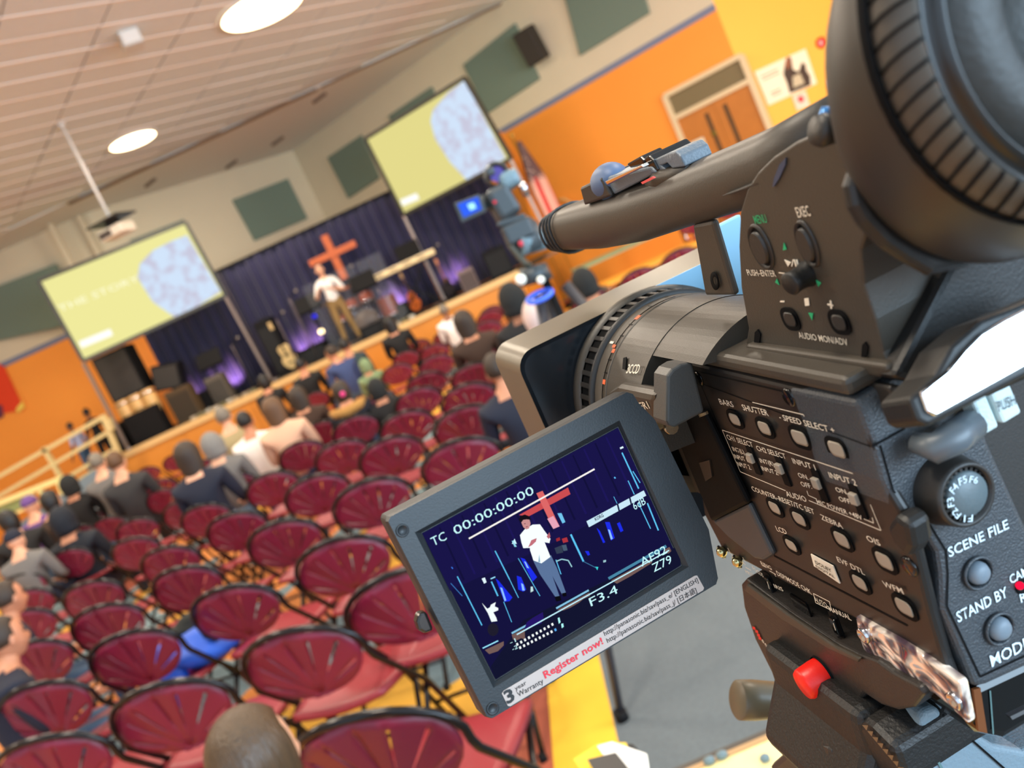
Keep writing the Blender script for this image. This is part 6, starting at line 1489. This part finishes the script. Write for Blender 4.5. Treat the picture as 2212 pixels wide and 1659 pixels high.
for p in [((655, 1567), (745, 1525), (745, 1560), (748, 1600), (720, 1590), (690, 1605), (665, 1600)), ((970, 1395), (1190, 1275), (1195, 1300), (1150, 1320), (1120, 1345), (1060, 1380), (1010, 1400)), ((1340, 1192), (1620, 1040), (1620, 1072), (1560, 1110), (1480, 1160), (1380, 1215)), ((1700, 985), (1742, 962), (1755, 990), (1735, 1008)), ((470, 1672), (600, 1612), (600, 1640), (560, 1680), (500, 1700))]:
    gl(Z(*p), (112, 88, 84), 1, O[2], 'picture_stage_front')
gl(Z((800, 1450), (870, 1410), (875, 1450), (860, 1490), (740, 1530), (760, 1480)), (36, 22, 100), 1, O[3], 'picture_audience')
gl([(1065 + 12 * cos(a), 1360 + 14 * sin(a)) for a in [2 * pi * k / 14 for k in range(14)]], (30, 28, 44), 1, O[3], 'picture_audience')
ln_((360, 905), (1226, 425), 3.6, (244, 240, 236), 1.0, 8, 'screen_guide_line')
for r_, (a, b) in enumerate((((692, 1632), (934, 1495)), ((712, 1655), (955, 1532)))):
    for k in range(10):
        f = k / 9; x = a[0] + (b[0] - a[0]) * f; y = a[1] + (b[1] - a[1]) * f
        gl(Z((x - 8, y - 4), (x + 4, y - 11), (x + 11, y + 5), (x - 1, y + 12)), (240, 248, 250) if not (r_ == 1 and k == 9) else (90, 170, 240), 1, O[8], 'level_mark')
gl(Z((972, 1452), (984, 1447), (992, 1480), (980, 1492)), (170, 240, 240), 1, O[8], 'level_mark'); gl(Z((996, 1492), (1010, 1488), (1014, 1512), (1000, 1522)), (170, 240, 240), 1, O[8], 'level_mark'); ln_((1402, 283), (1424, 273), 4, (220, 244, 250), 1, 8)
m_osd = glow('osd_white', (196, 244, 250), 1.0)
for s, a, b, h in [('TC', (936, 1180), (966, 1165), 19), ('00:00:00:00', (984, 1156), (1155, 1066), 19), ('6dB', (1371, 1102), (1396, 1088), 17), ('AF92', (1387, 1224), (1442, 1194), 18), ('Z79', (1413, 1236), (1453, 1215), 18), ('F3.4', (1277, 1310), (1336, 1280), 18), ('-1', (1103, 1392), (1115, 1386), 8), ('-2', (1108, 1406), (1119, 1400), 8)]:
    text_on(DP, s, a, b, h, m_osd, disp, off=O[9])
# screws, slider and latch on the LCD
for u, v in ((869, 1146), (1064, 1530)):
    MB().lathe([(0, .0022), (.0005, .0022), (.0005, .0017), (.0001, .0015), (.0001, 0)], LP.at(u, v, 0), LP.n, 18).build('screw', m_bez, lcdo)
MB().prism([LP.at(*p, -.004) for p in [(905, 1325), (900, 1345), (905, 1362), (918, 1370), (938, 1362), (922, 1322)]], -LP.n * .005).build('release_tab', mat('tab_dark_chrome', (60, 56, 54), .2, .7), lcdo, bev=.001)
# sticker
stk = [(1084, 1498), (1088, 1492), (1500, 1244), (1506, 1243), (1521, 1270), (1519, 1275), (1102, 1526), (1097, 1525)]
sk = MB().prism(pxpoly(LP, stk, .0003), -LP.n * .0002).build('sticker', mat('silver_sticker', (176, 158, 148), .4, .2), lcdo)
mk = mat('sticker_black', (20, 18, 18), .5); mr = mat('sticker_red', (206, 24, 44), .5)
for s, a, b, h, m, bo in [('3', (1096, 1521), (1114, 1511), 27, mk, .03), ('year', (1114, 1492), (1138, 1478), 9, mk, 0), ('Warranty', (1120, 1506), (1175, 1475), 11, mk, 0), ('Register now!', (1178, 1466), (1304, 1390), 15, mr, .02),
                          ('http://panasonic.biz/sav/pass_e/ [ENGLISH]', (1307, 1374), (1509, 1257), 10, mk, 0), ('http://panasonic.biz/sav/pass_j/ [日本語]', (1313, 1389), (1506, 1279), 10, mk, 0)]:
    text_on(LP, s, a, b, h, m, sk, off=.0005, bold=bo)

# ================================================================== tripod head under the camcorder
TH = PXP(.1255)
m_man = mat('tripod_head_black', (40, 36, 33), .42, bump=.3, bscale=900)
m_manb = mat('tripod_head_dark', (24, 23, 22), .5, bump=.5, bscale=800)
TR_ = thing('tripod', 'black fluid tripod head with a bright red knob under the camcorder', 'tripod', L3(.19, .27, -.30))
hd = MB().prism(pxpoly(TH, [(1600, 1262), (1611, 1250), (1640, 1272), (1700, 1318), (1800, 1386), (1850, 1412), (1893, 1428), (1925, 1452), (1985, 1484), (1998, 1502), (1975, 1530), (1940, 1536), (1905, 1525), (1868, 1500), (1840, 1545), (1790, 1640), (1770, 1700), (1690, 1690), (1664, 1664), (1697, 1618), (1702, 1570), (1690, 1520), (1680, 1480), (1655, 1430), (1630, 1380), (1606, 1310)]), AX * .05).build('head_body', m_man, TR_, bev=.0018, seg=3)
MB().prism(pxpoly(TH, [(1612, 1262), (1700, 1328), (1800, 1396), (1856, 1424), (1852, 1432), (1790, 1404), (1690, 1340), (1606, 1275)], .002), AX * .002).build('plate_rail', m_shell, hd, bev=.0008)
# red knob
ka = TH.at(1786, 1462, .0); kd = -AX
MB().lathe([(0, .0066), (.003, .0068), (.0095, .0065), (.0108, .0058), (.0110, 0)], TH.at(1732, 1481, .011) + AX * .011, (-AX * 1 + AZ * -.02 + AY * .0), 40).build('red_knob', mat('signal_red', (238, 30, 18), .38, bump=.1, bscale=900), TR_)
MB().lathe([(-.001, .0078), (.001, .0072)], TH.at(1732, 1481, .011) + AX * .011, -AX, 32).build('knob_seat', m_hole, TR_)
# brown-grey rear knob beyond the head
p1 = L3(*loc(1690, 1512, x=.15)); p2 = L3(*loc(1592, 1512, x=.13))
MB().lathe([(0, 0), (0, .0100), (.001, .0112), (.010, .0114), (.024, .0104), (.04, .0095)], L3(*loc(1592, 1512, x=.125)), (p1 - L3(*loc(1592, 1512, x=.125))), 36).build('tension_knob', mat('bronze_plastic', (106, 94, 72), .4), TR_)
# lettering on the head
TT = TH.shift(.0)
text_on(TT, '504HDV', (1645, 1384), (1694, 1446), 13, m_print, hd, off=.0006, bold=.012)
for u, v in ((1628, 1356), (1634, 1363), (1638, 1371), (1641, 1378)): MB().add([TT.at(u - 3, v - 3, .0006), TT.at(u + 3, v - 1, .0006), TT.at(u + 4, v + 5, .0006), TT.at(u - 2, v + 3, .0006)], [(0, 1, 2, 3)]).build('red_mark', mat('mark_red', (220, 30, 30), .5), hd)
# curved grooves
for px in ([(1700, 1540), (1716, 1556), (1745, 1590), (1762, 1625), (1770, 1670)], [(1688, 1556), (1700, 1560), (1725, 1590), (1742, 1630), (1748, 1672)]):
    MB().tube([TH.at(u, v, .001) for u, v in px], .0022, 8).build('curved_ridge', m_man, hd)
# lower drum with toothed edge
TL_ = PXP(.118)
low = MB().prism(pxpoly(TL_, [(1752, 1600), (1862, 1558), (1880, 1570), (1930, 1620), (1958, 1700), (1790, 1760), (1760, 1690)]), AX * .06).build('drag_housing', m_manb, TR_, bev=.003)
MB().prism(pxpoly(PXP(.110), [(1660, 1655), (1700, 1620), (1755, 1600), (1790, 1620), (1830, 1700), (1700, 1760)]), AX * .03).build('bowl_knob', m_man, TR_, bev=.003)
for k in range(8):
    u = 1862 + k * 11; v = 1566 + k * 13
    MB().add([TL_.at(u, v, .0008), TL_.at(u + 13, v + 1, .0008), TL_.at(u + 10, v + 12, .0008)], [(0, 1, 2)]).build('gear_tooth', mat('tooth_metal', (150, 140, 110), .3, .8), low)
# rounded blue-lit rear housing
RH = PYP(.245)
rh = MB().prism(pxpoly(RH, [(1985, 1560), (1998, 1536), (2022, 1528), (2045, 1545), (2100, 1580), (2150, 1610), (2212, 1622), (2400, 1540), (2500, 1800), (2060, 1800), (2010, 1690), (1992, 1620)]), AY * .09).build('rear_housing', mat('housing_slate', (112, 130, 140), .5, bump=.4, bscale=700), TR_, bev=.006, seg=4)
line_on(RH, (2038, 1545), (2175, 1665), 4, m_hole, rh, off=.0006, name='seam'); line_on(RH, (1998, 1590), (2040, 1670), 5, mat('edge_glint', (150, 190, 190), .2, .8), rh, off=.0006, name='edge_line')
MB().prism(pxpoly(PYP(.26), [(1850, 1545), (1985, 1500), (2040, 1560), (2080, 1800), (1850, 1800), (1880, 1640)]), AY * .07).build('tilt_block', m_manb, TR_, bev=.006, seg=3)
# column and legs of the first tripod, below the picture
cx = L3(.19, .27, -.42)
MB().cyl((cx.x, cx.y, .5), (cx.x, cx.y, cx.z + .06), .045).build('centre_column', m_manb, TR_)
for k in range(3):
    a = radians(30 + 120 * k); MB().tube([(cx.x, cx.y, 1.0), (cx.x + .55 * cos(a), cx.y + .55 * sin(a), .02)], .02, 8).build('leg', m_manb, TR_)
